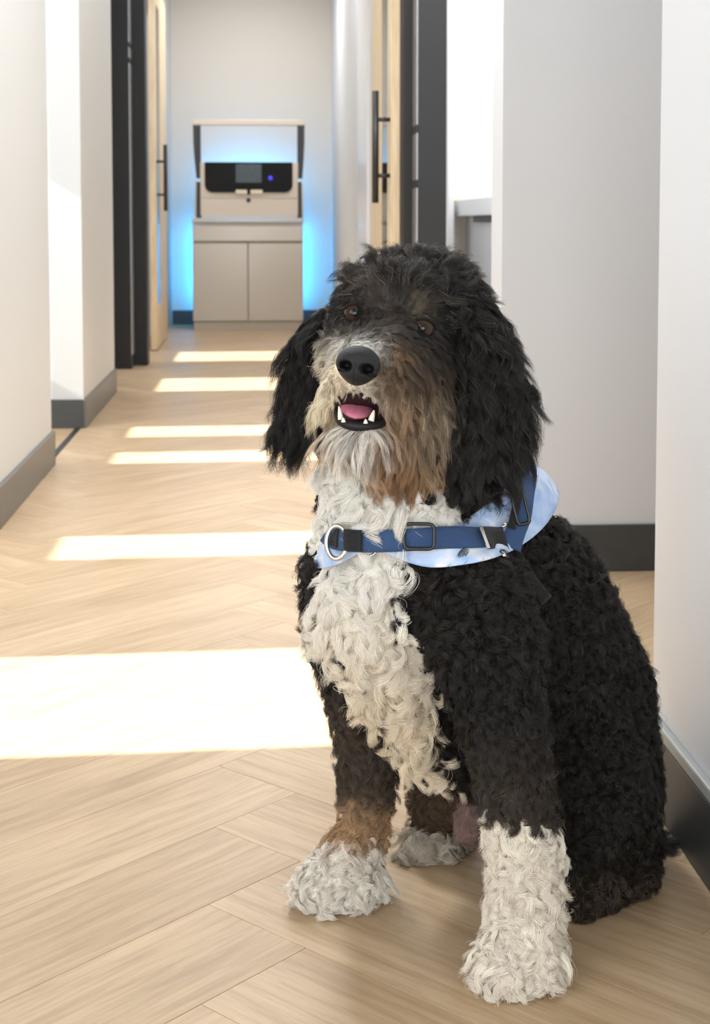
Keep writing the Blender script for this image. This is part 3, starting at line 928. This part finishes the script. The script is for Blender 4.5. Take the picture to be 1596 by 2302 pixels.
# steel bar at the loop
bp, bn = hit(1089, 1207, 0.029)
upw = w1[-8]
hch(box('keeper_bar', -0.0018, 0.0018, -0.0012, 0.0012, -0.0135, 0.0135, M_steel, None, 0.0007)).matrix_basis = Matrix.Translation(bp) @ Vector(upw).to_track_quat('Z', 'Y').to_matrix().to_4x4()
# big ring
rc = hit(757, 1219, 0.026)[0]
rv = unit(CAMP-rc+np.array([-0.25, 0, 0.0])); ra_ = unit(np.cross(np.array([0, 0, 1.0]), rv)); rb = np.cross(rv, ra_)
pts = [rc+(ra_*math.cos(t)*23+rb*math.sin(t)*36)*pxm*1.12 for t in np.linspace(0, 2*math.pi, 48, endpoint=False)]
hch(tube('ring', pts, 0.0026, M_steel, None, 12, True))['label'] = 'steel ring'
rc2 = hit(826, 1238, 0.012)[0]
pts = [rc2+(ra_*math.cos(t)*18+rb*math.sin(t)*12)*pxm*1.1 for t in np.linspace(0, 2*math.pi, 32, endpoint=False)]
hch(tube('ring', pts, 0.0016, M_steel, None, 10, True))
# plastic slider on the chest strap: a rectangular frame
def slider(name, cx, cy, hw, hh, out, tilt=0.0):
    p, nr = hit(cx, cy, out)
    q = unit(CAMP-p); ux = unit(np.cross(np.array([0, 0, 1.0]), q)); uz = np.cross(q, ux)
    a = ux*math.cos(tilt)+uz*math.sin(tilt); b = -ux*math.sin(tilt)+uz*math.cos(tilt)
    k = zc_of(p)/F_PX
    pts = []
    for i in range(40):
        t = 2*math.pi*i/40
        ct, st_ = math.cos(t), math.sin(t)
        pts.append(p+a*(math.copysign(abs(ct)**0.35, ct)*hw*k)+b*(math.copysign(abs(st_)**0.35, st_)*hh*k))
    return hch(tube(name, pts, 0.0019, M_plast, None, 10, True))
slider('slider_buckle', 942, 1206, 34, 28, 0.0205)
slider('slider_buckle', 1170, 1142, 14, 36, 0.030, 0.25)
# black webbing leaving the joint down and behind the elbow, and its small ring ends
g1, *_ = ribbon('girth_strap', [(1142, 1214), (1156, 1232), (1172, 1262), (1190, 1300), (1230, 1350)], 15, 0.0022, M_blk, None, 0.012, 24, updir=tuple(rgt))
hch(g1)
g2, *_ = ribbon('velcro_strip', [(1150, 1188), (1158, 1150), (1166, 1112), (1172, 1090, 1.6)], 9, 0.0022, M_blk, None, 0.0265, 20, updir=tuple(rgt))
hch(g2)
for (xa, ya), (xb, yb) in (((1128, 1186), (1140, 1176)), ((1126, 1240), (1135, 1250)), ((1152, 1212), (1164, 1222))):
    a, b = hit(xa, ya, 0.021)[0], hit(xb, yb, 0.024)[0]
    hch(tube('joint_ring', [a, (a+b)/2, b], 0.0019, M_steel, None, 10))

BT = [(708, 1250), (722, 1222), (760, 1214), (815, 1212), (845, 1212), (900, 1205), (980, 1192), (1045, 1168), (1105, 1125), (1145, 1088), (1166, 1060), (1186, 1042, 1.64), (1190, 1030, 1.72), (1150, 1010, 1.80)]
BB = [(709, 1277), (728, 1277), (772, 1264), (815, 1240), (850, 1236), (915, 1264), (985, 1277), (1062, 1265), (1130, 1248), (1188, 1216), (1238, 1168), (1259, 1118, 1.66), (1238, 1078, 1.74), (1180, 1040, 1.84)]
def edge(pts, out, n=72):
    raw = smooth_path([(q[0], q[1], q[2] if len(q) > 2 else 1.6) for q in pts], n, 3)
    dep = np.array([hit(a, b, out, d_)[0][1] for a, b, d_ in raw])
    for _ in range(10): dep[1:-1] = 0.25*dep[:-2]+0.5*dep[1:-1]+0.25*dep[2:]
    return np.array([P(raw[i, 0], raw[i, 1], dep[i]) for i in range(n)])
EA, EB = edge(BT, 0.006), edge(BB, 0.011)
ban = sheet('bandana', EA, EB, 0.0012, M_band, None, 12, 0.001,
            lambda s, t: 0.0012*np.sin(s*26+3*t)*t+0.0010*np.sin(s*9-9*t)*np.sin(np.pi*t)+0.0014*np.maximum(0, np.sin(t*11+s*7))*(s > 0.35)*(s < 0.7))
tag(ban, 'pale blue and white bandana tied under the harness of the dog', 'bandana')

COVER = [[(712, 1252), (742, 1225), (772, 1218), (792, 1238), (772, 1258), (730, 1270)],
         [(880, 1210), (980, 1200), (1050, 1175), (1110, 1130), (1150, 1095), (1170, 1068), (1200, 1055), (1245, 1090), (1252, 1115), (1232, 1160), (1185, 1208), (1125, 1240), (1060, 1258), (985, 1268), (920, 1258), (880, 1240)],
         [(735, 1192), (800, 1196), (880, 1194), (1140, 1186), (1140, 1232), (880, 1240), (800, 1236), (735, 1228)]]
def fur_mask(p, px, py):
    k = np.zeros(len(p), bool)
    v = unit(CAMP-p)
    for poly in COVER:
        k |= inpoly(px, py, poly)
    return k & (p[:, 1] < 1.78)
# ------------------------------------------------------------------ fur: real strands, grown lock by lock
def hair_material():
    m = bpy.data.materials.new('dog_hair')
    m.use_nodes = True
    n = m.node_tree
    b = n.nodes['Principled BSDF']
    a = n.nodes.new('ShaderNodeAttribute'); a.attribute_name = 'col'
    n.links.new(a.outputs['Color'], b.inputs['Base Color'])
    b.inputs['Roughness'].default_value = 0.33
    b.inputs['Specular IOR Level'].default_value = 0.34
    return m
M_hair = hair_material()

def unit(v):
    return v/np.maximum(np.linalg.norm(v, axis=-1, keepdims=True), 1e-9)

def sample(ob, n, r, weight=None):
    """n random points of a mesh with smooth normals"""
    me = ob.data
    me.calc_loop_triangles()
    nv = len(me.vertices)
    co = np.empty(nv*3, np.float32); me.vertices.foreach_get('co', co); co = co.reshape(-1, 3).astype(float)
    no = np.empty(nv*3, np.float32); me.vertices.foreach_get('normal', no); no = no.reshape(-1, 3).astype(float)
    t = np.empty(len(me.loop_triangles)*3, np.int32); me.loop_triangles.foreach_get('vertices', t); t = t.reshape(-1, 3)
    a, b, c = co[t[:, 0]], co[t[:, 1]], co[t[:, 2]]
    ar = np.linalg.norm(np.cross(b-a, c-a), axis=1)
    if weight is not None:
        ctr = (a+b+c)/3
        ar = ar*weight(ctr, unit(np.cross(b-a, c-a)))
    pk = r.choice(len(t), n, p=ar/ar.sum())
    u, v = r.random(n), r.random(n)
    f = u+v > 1
    u[f], v[f] = 1-u[f], 1-v[f]
    w0 = (1-u-v)[:, None]; u = u[:, None]; v = v[:, None]
    p = a[pk]*w0+b[pk]*u+c[pk]*v
    nn = unit(no[t[pk, 0]]*w0+no[t[pk, 1]]*u+no[t[pk, 2]]*v)
    return p, nn

def nearest(cp, p):
    kd = kdtree.KDTree(len(cp))
    for i, q in enumerate(cp.tolist()):
        kd.insert(q, i)
    kd.balance()
    f = kd.find
    return np.array([f(q)[1] for q in p.tolist()])

def inpoly(px, py, poly):
    n = len(poly)
    res = np.zeros(len(px), bool)
    for i in range(n):
        x0, y0 = poly[i]; x1, y1 = poly[(i+1) % n]
        if y0 == y1: continue
        c = ((y0 > py) != (y1 > py)) & (px < (x1-x0)*(py-y0)/(y1-y0)+x0)
        res ^= c
    return res

def facing(p, n):
    return np.einsum('ij,ij->i', n, unit(CAMP-p))

K_ = 12      # points on a strand
def grow(name, roots, norms, clump, croots, cnorms, ccomb, prm, col, r, parent, thick=0.00021, lab=None):
    """roots follow the curl of their lock. prm: dict of per-lock arrays L, R, N, lift, tight, grav; ccomb: lock direction"""
    n = len(roots)
    if n == 0:
        return None
    c = clump
    nc = len(croots)
    t1 = ccomb-cnorms*np.einsum('ij,ij->i', ccomb, cnorms)[:, None]
    t1 = unit(t1)
    ang = r.normal(0, 1, nc)*prm['spread']
    t2 = np.cross(cnorms, t1)
    d1 = t1*np.cos(ang)[:, None]+t2*np.sin(ang)[:, None]
    d2 = np.cross(cnorms, d1)
    ph = r.uniform(0, 2*np.pi, nc)
    hand = np.where(r.random(nc) < 0.5, -1.0, 1.0)
    fl = r.uniform(0.55, 1.0, nc)
    L = prm['L']*r.uniform(0.75, 1.2, nc)
    # strand variations
    ls = r.uniform(0.72, 1.08, n)
    fly = r.random(n) < 0.03
    rs = r.uniform(0.93, 1.07, n)*np.where(fly, 1.3, 1.0)
    phs = ph[c]+r.normal(0, 0.08, n)*np.where(fly, 3.0, 1.0)
    tight = prm['tight'][c]*np.where(fly, 0.2, r.uniform(0.88, 1.03, n))
    off = roots-croots[c]
    out = np.empty((n, K_, 3))
    wob = r.normal(0, 1, (n, 3))*0.0008
    Ls = (L[c]*ls)[:, None]
    lift = prm['lift'][c]*r.uniform(0.8, 1.2, n)*np.where(fly, 1.35, 1.0)
    for k in range(K_):
        t = k/(K_-1)
        a = 2*np.pi*prm['N'][c]*t
        ramp = min(1.0, t*2.2)
        R = (prm['R'][c]*rs*ramp)[:, None]
        e = (np.cos(phs+a)-np.cos(phs)*(1-ramp))[:, None]*d2[c]+(hand[c]*fl[c]*np.sin(phs+a))[:, None]*(0.75*cnorms[c]+0.35*d1[c])
        if k == 0: e = e*0
        flow = d1[c]*(Ls*(t-0.15*t*t))*np.sqrt(np.maximum(0.05, 1-np.minimum(lift, 0.95)**2))[:, None] + norms*(Ls*(lift*(t-0.42*t*t))[:, None])
        g = np.zeros((n, 3)); g[:, 2] = -(prm['grav'][c]*Ls[:, 0]*t*t)
        base = croots[c]+off*(1-(tight*t**0.8)[:, None])
        out[:, k] = base+flow+R*e+g+wob*t*t
    # keep strands out of the floor
    out[:, :, 2] = np.maximum(out[:, :, 2], 0.0015+0.002*r.random((n, 1)))
    cu = bpy.data.hair_curves.new(name)
    cu.add_curves([K_]*n)
    cu.position_data.foreach_set('vector', out.astype(np.float32).ravel())
    ra = cu.attributes.get('radius') or cu.attributes.new('radius', 'FLOAT', 'POINT')
    prof = np.linspace(1.0, 0.28, K_)
    ra.data.foreach_set('value', (np.ones((n, 1))*prof*thick*r.uniform(0.7, 1.3, (n, 1))).astype(np.float32).ravel())
    ca = cu.attributes.new('col', 'FLOAT_COLOR', 'CURVE')
    cc = np.ones((n, 4), np.float32); cc[:, :3] = np.clip(col, 0.002, 0.95)
    ca.data.foreach_set('color', cc.ravel())
    cu.materials.append(M_hair)
    o = bpy.data.objects.new(name, cu)
    COL.objects.link(o)
    o.parent = parent
    o['kind'] = 'stuff'
    if lab: o['label'] = lab
    return o

KB, DB, BR = (0.0085, 0.0072, 0.0066), (0.055, 0.037, 0.024), (0.13, 0.085, 0.052)
TAN, BEI, WHT = (0.46, 0.27, 0.135), (0.90, 0.76, 0.54), (0.95, 0.915, 0.845)
CRM, GRY, ORG = (0.88, 0.78, 0.61), (0.27, 0.215, 0.16), (0.52, 0.25, 0.08)
HEADCOL = [  # photo x, y, radius, colour of the coat there
    (802, 786, 19, WHT), (768, 790, 20, WHT), (846, 788, 15, WHT), (800, 786, 19, WHT), (768, 790, 18, WHT), (825, 778, 11, WHT), (815, 735, 30, KB), (850, 745, 20, (0.06, 0.045, 0.034)), (785, 990, 26, WHT), (815, 990, 26, WHT), (760, 990, 20, BEI), (740, 850, 36, BEI), (715, 900, 30, BEI), (735, 812, 26, BEI), (785, 978, 24, WHT), (812, 980, 22, WHT), (757, 985, 18, WHT), (845, 975, 16, WHT),
    (835, 892, 24, WHT), (785, 880, 20, (0.55, 0.5, 0.44)), (720, 850, 45, BEI), (738, 885, 40, (0.78, 0.70, 0.54)), (700, 900, 35, BEI),
    (712, 950, 30, (0.55, 0.40, 0.24)), (735, 985, 30, TAN), (750, 1030, 30, TAN), (820, 1020, 26, (0.56, 0.38, 0.21)), (820, 1055, 36, (0.50, 0.30, 0.16)), (890, 1050, 42, (0.34, 0.18, 0.09)), (960, 1030, 42, (0.50, 0.32, 0.18)),
    (872, 835, 26, BR), (885, 790, 11, ORG), (880, 870, 30, (0.42, 0.25, 0.125)), (925, 900, 40, (0.30, 0.195, 0.115)), (970, 890, 34, (0.25, 0.195, 0.14)), (955, 960, 40, (0.34, 0.25, 0.165)), (865, 930, 26, (0.46, 0.26, 0.12)),
    (985, 945, 30, (0.22, 0.18, 0.14)), (905, 835, 34, (0.11, 0.075, 0.05)), (830, 722, 34, (0.045, 0.034, 0.026)), (790, 740, 18, (0.09, 0.065, 0.045)), (845, 752, 18, (0.12, 0.09, 0.065)), (900, 755, 36, (0.055, 0.04, 0.03)), (945, 800, 40, (0.05, 0.036, 0.027)),
    (797, 703, 24, KB), (770, 700, 26, KB), (740, 718, 36, KB), (708, 766, 30, KB), (690, 800, 20, KB), (950, 740, 30, KB), (985, 760, 40, KB), (930, 725, 20, KB), (1000, 840, 34, KB), (800, 675, 22, KB),
    (865, 1020, 24, (0.42, 0.24, 0.12)), (880, 985, 26, (0.30, 0.18, 0.10)),
    (800, 968, 9, KB), (825, 969, 9, KB), (850, 966, 9, KB), (775, 965, 8, KB),
    (943, 693, 17, (0.24, 0.19, 0.12)), (832, 662, 24, (0.10, 0.072, 0.055)), (850, 610, 40, (0.022, 0.017, 0.014)), (960, 640, 60, (0.018, 0.015, 0.013)),
]
def head_colour(px, py):
    num = np.zeros((len(px), 3)); den = np.full(len(px), 0.16)
    num += np.array(KB)*0.16
    for x, y, s, c in HEADCOL:
        wgt = np.exp(-((px-x)**2+(py-y)**2)/(2*s*s))
        num += wgt[:, None]*np.array(c); den += wgt
    return num/den[:, None]

CHEST = [(690, 1040), (705, 1005), (770, 1000), (870, 1040), (960, 1060), (1005, 1110), (1050, 1170), (1035, 1205), (960, 1205), (905, 1250), (928, 1285), (908, 1335), (900, 1400),
         (955, 1450), (940, 1500), (980, 1560), (960, 1610), (985, 1660), (1005, 1750), (950, 1720), (895, 1685), (865, 1620), (790, 1560), (765, 1490), (722, 1440), (680, 1395), (672, 1365),
         (720, 1345), (735, 1290), (715, 1240), (690, 1180)]
BALLS = [(n, p, r_) for n, chn in body_chains for p, r_, s_ in chn]
def part_of(p):
    best = np.full(len(p), 1e9); idx = np.zeros(len(p), int)
    for nm, c, r_ in BALLS:
        d = np.linalg.norm(p-c, axis=1)-r_
        m_ = d < best
        best[m_] = d[m_]; idx[m_] = PARTS.index(nm)
    return idx

def zsel(a, conds):
    """first condition that holds names the zone"""
    z = np.full(a, -1)
    for i, c in conds:
        z[(z < 0) & c] = i
    return z

ZONES = ['coat', 'chest_fur', 'fore_fur', 'stocking_fur', 'paw_fur', 'hind_fur', 'crown_fur', 'face_fur', 'muzzle_fur', 'chin_fur', 'bare', 'tail_fur']
#          L      R       N    lift  tight grav spread
ZP = {'coat': (0.030, 0.0056, 1.3, 0.45, 0.90, 0.10, 0.9), 'chest_fur': (0.037, 0.0078, 1.25, 0.45, 0.96, 0.15, 0.7),
      'fore_fur': (0.027, 0.0048, 1.15, 0.42, 0.86, 0.12, 0.6), 'stocking_fur': (0.031, 0.0056, 1.2, 0.42, 0.92, 0.15, 0.5), 'paw_fur': (0.027, 0.0060, 0.95, 0.42, 0.94, 0.20, 0.7),
      'hind_fur': (0.026, 0.0046, 1.25, 0.48, 0.75, 0.10, 0.9), 'crown_fur': (0.034, 0.0034, 0.7, 0.55, 0.84, 0.08, 0.5), 'face_fur': (0.020, 0.0012, 0.5, 0.34, 0.7, 0.1, 0.35),
      'muzzle_fur': (0.037, 0.0038, 0.75, 0.46, 0.82, 0.42, 0.22), 'chin_fur': (0.030, 0.0022, 0.7, 0.24, 0.80, 0.40, 0.25), 'bare': (0.008, 0.0008, 0.5, 0.3, 0.3, 0.1, 0.4),
      'tail_fur': (0.040, 0.0060, 1.0, 0.5, 0.7, 0.15, 0.7)}

LOCKS = {'coat': 1.1, 'chest_fur': 0.75, 'paw_fur': 0.9, 'stocking_fur': 0.9, 'muzzle_fur': 1.6, 'chin_fur': 1.8, 'face_fur': 2.5, 'crown_fur': 1.4}
def zone_of(p, n):
    px, py = to_px_arr(p)
    f = facing(p, n) > -0.25
    pt = part_of(p)
    is_ = lambda *q: np.isin(pt, [PARTS.index(x) for x in q])
    d, z = p[:, 1], p[:, 2]
    jag = 18*np.sin(px*0.11)+10*np.sin(px*0.27+1)
    conds = [
        (9, is_('jaw') & (py > 955)),
        (8, is_('muzzle') | is_('jaw')),
        (8, is_('head') & f & (py > 790) & (px < 990) & (d < 1.50) & (px > 690)),
        (7, is_('head') & f & (py > 655) & (py < 800) & (px > 755) & (px < 1000) & (d < 1.49)),
        (6, is_('head')),
        (1, is_('trunk', 'neck', 'far_fore', 'near_fore') & f & inpoly(px, py, CHEST) & (d < 1.72)),
        (4, is_('near_paw') | is_('far_paw') | is_('far_foot')),
        (3, is_('near_fore') & (py+jag*0.35-0.12*(px-1170) > 1838)),
        (2, is_('near_fore', 'far_fore') & (py > 1480)),
        (5, is_('near_hind', 'far_hind')),
        (10, is_('belly')),
        (11, is_('tail')),
        (0, np.ones(len(p), bool)),
    ]
    return zsel(len(p), conds), px, py, pt

def to_px_arr(p):
    v = p-CAMP
    z = v@fwd
    return PPX+F_PX*(v@rgt)/z, PPY-F_PX*(v@upv)/z

EYES = [(797, 703, 17), (950, 738, 22)]
MOUTH = [(750, 900), (762, 884), (800, 876), (852, 900), (885, 935), (878, 958), (840, 960), (790, 960), (755, 950)]
NOSE_C = (805, 815)

def colour_of(p, n, zone, px, py, pt, r):
    N = len(p)
    jx, jy = px+r.normal(0, 7, N), py+r.normal(0, 7, N)
    col = np.tile(np.array(KB), (N, 1))*r.uniform(0.6, 1.7, (N, 1))
    br = r.random(N) < 0.14
    col[br] = np.array(DB)*r.uniform(0.5, 1.0, (br.sum(), 1))
    isP = lambda *q: np.isin(pt, [PARTS.index(x) for x in q])
    hd = np.isin(zone, [6, 7, 8, 9])
    fh = hd & (facing(p, n) > -0.3)
    hc = head_colour(jx, jy)
    col[fh] = (hc*r.uniform(0.5, 1.45, (N, 1)))[fh]
    lt = fh & (zone == 8) & (r.random(N) < 0.22) & (px > 885) & (py > 850)
    col[lt] = np.array([0.50, 0.42, 0.30])*r.uniform(0.7, 1.25, (lt.sum(), 1))
    sil = (zone == 6) & (r.random(N) < 0.05)
    col[sil] = np.array([0.20, 0.165, 0.13])*r.uniform(0.6, 1.5, (sil.sum(), 1))
    ch_ = zone == 1
    tt = np.clip((jy-1280)/300, 0, 1)[:, None]
    wc = np.array(WHT)*(1-tt)+np.array(CRM)*tt
    col[ch_] = (wc*r.uniform(0.88, 1.08, (N, 1)))[ch_]
    pw = (zone == 3) | (zone == 4)
    col[pw] = (np.array((0.93, 0.865, 0.76))*r.uniform(0.85, 1.08, (N, 1)))[pw]
    ft = isP('far_foot')
    col[ft] = (np.array((0.66, 0.60, 0.49))*r.uniform(0.6, 1.1, (N, 1)))[ft]
    # far fore limb: dark, then tan above the white paw
    ff = isP('far_fore', 'far_paw') & (zone != 1)
    k = np.clip((jy-1760)/70, 0, 1)[:, None]; k2 = np.clip((jy-1885)/28, 0, 1)[:, None]
    leg = (np.array((0.075, 0.055, 0.040))*(1-k)+np.array((0.46, 0.29, 0.16))*k)*(1-k2)+np.array((0.93, 0.865, 0.76))*k2
    sel = ff & (py > 1540)
    col[sel] = (leg*r.uniform(0.6, 1.3, (N, 1)))[sel]
    nf = isP('near_fore') & (zone == 2)
    k = np.clip((jy-1580)/180, 0, 1)[:, None]
    col[nf] = ((np.array(KB)*1.2*(1-k)+np.array((0.045, 0.034, 0.025))*k)*r.uniform(0.5, 1.5, (N, 1)))[nf]
    fh_ = isP('far_hind')
    col[fh_] = (np.array((0.10, 0.065, 0.042))*r.uniform(0.5, 1.5, (N, 1)))[fh_]
    be = zone == 10
    col[be] = (np.array((0.24, 0.155, 0.14))*r.uniform(0.7, 1.2, (N, 1)))[be]
    nh = isP('near_hind') & (py > 1950)
    mixb = nh & (r.random(N) < 0.35)
    col[mixb] = np.array((0.12, 0.08, 0.05))*r.uniform(0.5, 1.3, (mixb.sum(), 1))
    return col

def comb_of(p, n, zone, px, py, pt):
    c = np.tile(np.array([0, 0, -1.0]), (len(p), 1))
    nose = P(812, 800, 1.40)
    v = unit(p-nose)
    m8 = zone == 8
    c[m8] = unit(v+np.array([0, 0, -0.55]))[m8]
    m7 = zone == 7
    c[m7] = unit(v+np.array([0, 0, 0.15]))[m7]
    lat = np.clip((px-822)/36, -1, 1)
    br = (m7 | m8) & (py < 795) & (py > 690) & (px > 735) & (px < 915)
    cb = np.outer(lat, rgt)+np.outer(0.7*(1-np.abs(lat))*np.clip((766-py)/30, -1, 1)-0.4*np.abs(lat), upv)-0.15*fwd
    c[br] = unit(cb)[br]
    m6 = zone == 6
    top_ = P(890, 690, 1.43)
    v6 = unit(p-top_)
    c[m6] = unit(v6+np.array([0.0, 0, -0.35]))[m6]
    m4 = zone == 4
    c[m4] = unit(np.tile(np.array([-0.35, -0.6, -0.75]), (len(p), 1)))[m4]
    m11 = zone == 11
    c[m11] = np.array([0.8, -0.2, -0.3])
    m0 = (zone == 0) | (zone == 5)
    c[m0] = unit(np.array([0.15, 0.25, -1.0]))
    return c

def fur(ob, n_strand, n_lock, r, parent):
    wt = lambda c, nn: np.where(facing(c, nn) > -0.2, 1.0, 0.3)
    def wl(c, nn):
        z_ = zone_of(c, nn)[0]
        return wt(c, nn)*np.array([LOCKS.get(q, 1.0) for q in ZONES])[z_]
    cp, cn = sample(ob, n_lock, r, wl)
    p, nn = sample(ob, n_strand, r, lambda c, m_: wt(c, m_)*np.array([1.0, 1.5, 1.0, 1.5, 1.5, 1.0, 1.7, 2.6, 2.8, 2.8, 1.0, 1.0])[zone_of(c, m_)[0]])
    cz, cpx, cpy, cpt = zone_of(cp, cn)
    cl = nearest(cp, p)
    z = cz[cl]
    _, px, py, pt = zone_of(p, nn)
    prm_t = np.array([ZP[q] for q in ZONES])[cz]
    prm = dict(L=prm_t[:, 0].copy(), R=prm_t[:, 1].copy(), N=prm_t[:, 2].copy(), lift=prm_t[:, 3].copy(), tight=prm_t[:, 4], grav=prm_t[:, 5], spread=prm_t[:, 6])
    front = facing(cp, cn) > -0.2
    # short hair around the eyes, nose and lips
    for ex, ey, er in EYES:
        dd = np.hypot(cpx-ex, cpy-ey)
        k = np.clip((dd-er)/70, 0.25, 1)
        m_ = front & np.isin(cz, [6, 7, 8])
        prm['L'][m_] *= k[m_]; prm['R'][m_] *= np.maximum(k[m_], .3)
    dd = np.hypot((cpx-NOSE_C[0])/1.1, cpy-NOSE_C[1])
    m_ = front & np.isin(cz, [7, 8, 9]) 
    k = np.clip((dd-40)/75, 0.25, 1)
    prm['L'][m_] *= k[m_]
    tf = front & (cz == 1) & (cpy > 1110) & (cpy < 1195) & (cpx > 815) & (cpx < 885)
    prm['L'][tf] *= 1.12; prm['N'][tf] *= 0.7; prm['lift'][tf] *= 1.3
    st = front & (cz == 1) & (cpy > 1105) & (cpy < 1240) & ((cpx > 890) | (cpx < 812))
    prm['L'][st] *= 0.42; prm['R'][st] *= 0.6
    lip = front & (cz == 8) & (cpy > 845) & (np.abs(cpx-805) < 62)
    prm['L'][lip] *= 0.50; prm['R'][lip] *= 0.25; prm['N'][lip] *= 0.5; prm['lift'][lip] *= 0.8
    cc = comb_of(cp, cn, cz, cpx, cpy, cpt)
    col = colour_of(p, nn, z, px, py, pt, r)
    lk = r.uniform(0.8, 1.2, len(cp))
    mz = np.isin(cz, [7, 8, 9])
    lk[mz] = r.uniform(0.5, 1.4, mz.sum())
    ch_ = np.isin(cz, [1, 3, 4])
    lk[ch_] = r.uniform(0.9, 1.06, ch_.sum())
    col = col*lk[cl][:, None]
    kill = np.zeros(len(p), bool)
    fr = facing(p, nn) > -0.2
    hd = np.isin(z, [6, 7, 8, 9])
    for ex, ey, er in EYES:
        kill |= hd & fr & (np.hypot(px-ex, py-ey) < er)
    kill |= hd & fr & (np.hypot((px-805)/52, (py-818)/46) < 1.0)
    kill |= hd & fr & inpoly(px, py, MOUTH)
    kill |= fur_mask(p, px, py)
    dz = np.array([np.linalg.norm(p[:, :2], axis=1)])[0]
    res = []
    for i, q in enumerate(ZONES):
      whole = (z == i) & ~kill
      split = [np.ones(len(p), bool)] if q not in ('fore_fur', 'paw_fur', 'hind_fur') else [pt == k_ for k_ in np.unique(pt[whole])]
      for s_ in split:
        m_ = whole & s_
        if m_.sum() < 300: continue
        res.append(grow(q if q != 'bare' else 'belly_fur', p[m_], nn[m_], cl[m_], cp, cn, cc, prm, col[m_], r, parent, 0.00020 if q not in ('face_fur', 'muzzle_fur', 'chin_fur', 'crown_fur') else 0.000115,
                        {'chest_fur': 'white curly chest fur', 'paw_fur': 'white curly fur on a paw', 'stocking_fur': 'white wavy fur below the near elbow',
                         'muzzle_fur': 'cream and tan whiskery muzzle fur', 'chin_fur': 'white and tan beard', 'coat': 'black curly coat'}.get(q)))
    return res


def paint_skin(ob, r):
    me = ob.data
    nv = len(me.vertices)
    co = np.empty(nv*3, np.float32); me.vertices.foreach_get('co', co); co = co.reshape(-1, 3).astype(float)
    no = np.empty(nv*3, np.float32); me.vertices.foreach_get('normal', no); no = no.reshape(-1, 3).astype(float)
    z, px, py, pt = zone_of(co, no)
    col = colour_of(co, no, z, px, py, pt, r)
    a = me.attributes.new('col', 'FLOAT_COLOR', 'POINT')
    hd = np.isin(z, [6, 7, 8, 9]) & (facing(co, no) > -0.4)
    for ex, ey, er in EYES:
        col[hd & (np.hypot(px-ex, py-ey) < 36)] = (0.004, 0.0035, 0.0035)
    col[hd & inpoly(px, py, MOUTH)] = (0.035, 0.013, 0.015)
    c4 = np.ones((nv, 4), np.float32); c4[:, :3] = col*0.8
    a.data.foreach_set('color', c4.ravel())

def ear_fur():
    r = np.random.default_rng(23)
    for k, (o, ns, nl) in enumerate(((ears[0], 42000, 460), (ears[1], 20000, 250))):
        me = o.data
        a = me.attributes.new('col', 'FLOAT_COLOR', 'POINT')
        a.data.foreach_set('color', np.tile(np.array([0.01, 0.008, 0.007, 1.0], np.float32), len(me.vertices)))
        cp, cn = sample(o, nl, r)
        p, n = sample(o, ns, r)
        cl = nearest(cp, p)
        x, y = to_px_arr(cp)
        full = np.ones(len(cp))
        side = cn-fwd*(cn@fwd)[:, None]
        comb = unit(np.array([0, 0, -1.0])+0.22*side+(np.outer(np.where(y > 880, -0.38, -0.08), [1, 0, 0]) if k else np.array([0.14, 0, 0])))
        prm = dict(L=full*0.056, R=full*0.0046, N=full*1.5, lift=full*0.26, tight=full*0.86, grav=full*0.22, spread=full*0.22)
        low = np.clip((y-(980 if k == 0 else 930))/60, 0, 1)
        prm['L'] *= 1-0.25*low
        col = np.tile(np.array(KB), (ns, 1))*r.uniform(0.5, 1.5, (ns, 1))
        s = r.random(ns) < 0.03
        col[s] = np.array([0.14, 0.12, 0.10])*r.uniform(0.5, 1.3, (s.sum(), 1))
        grow('ear_fur', p, n, cl, cp, cn, comb, prm, col, r, o, 0.00014, 'long wavy black ear hair')
rf = np.random.default_rng(11)
paint_skin(dog, rf)
fur(dog, 370000, 7500, rf, dog)
ear_fur()
tag(dog, 'black, white and tan curly-coated dog sitting on the oak floor, mouth open', 'dog')
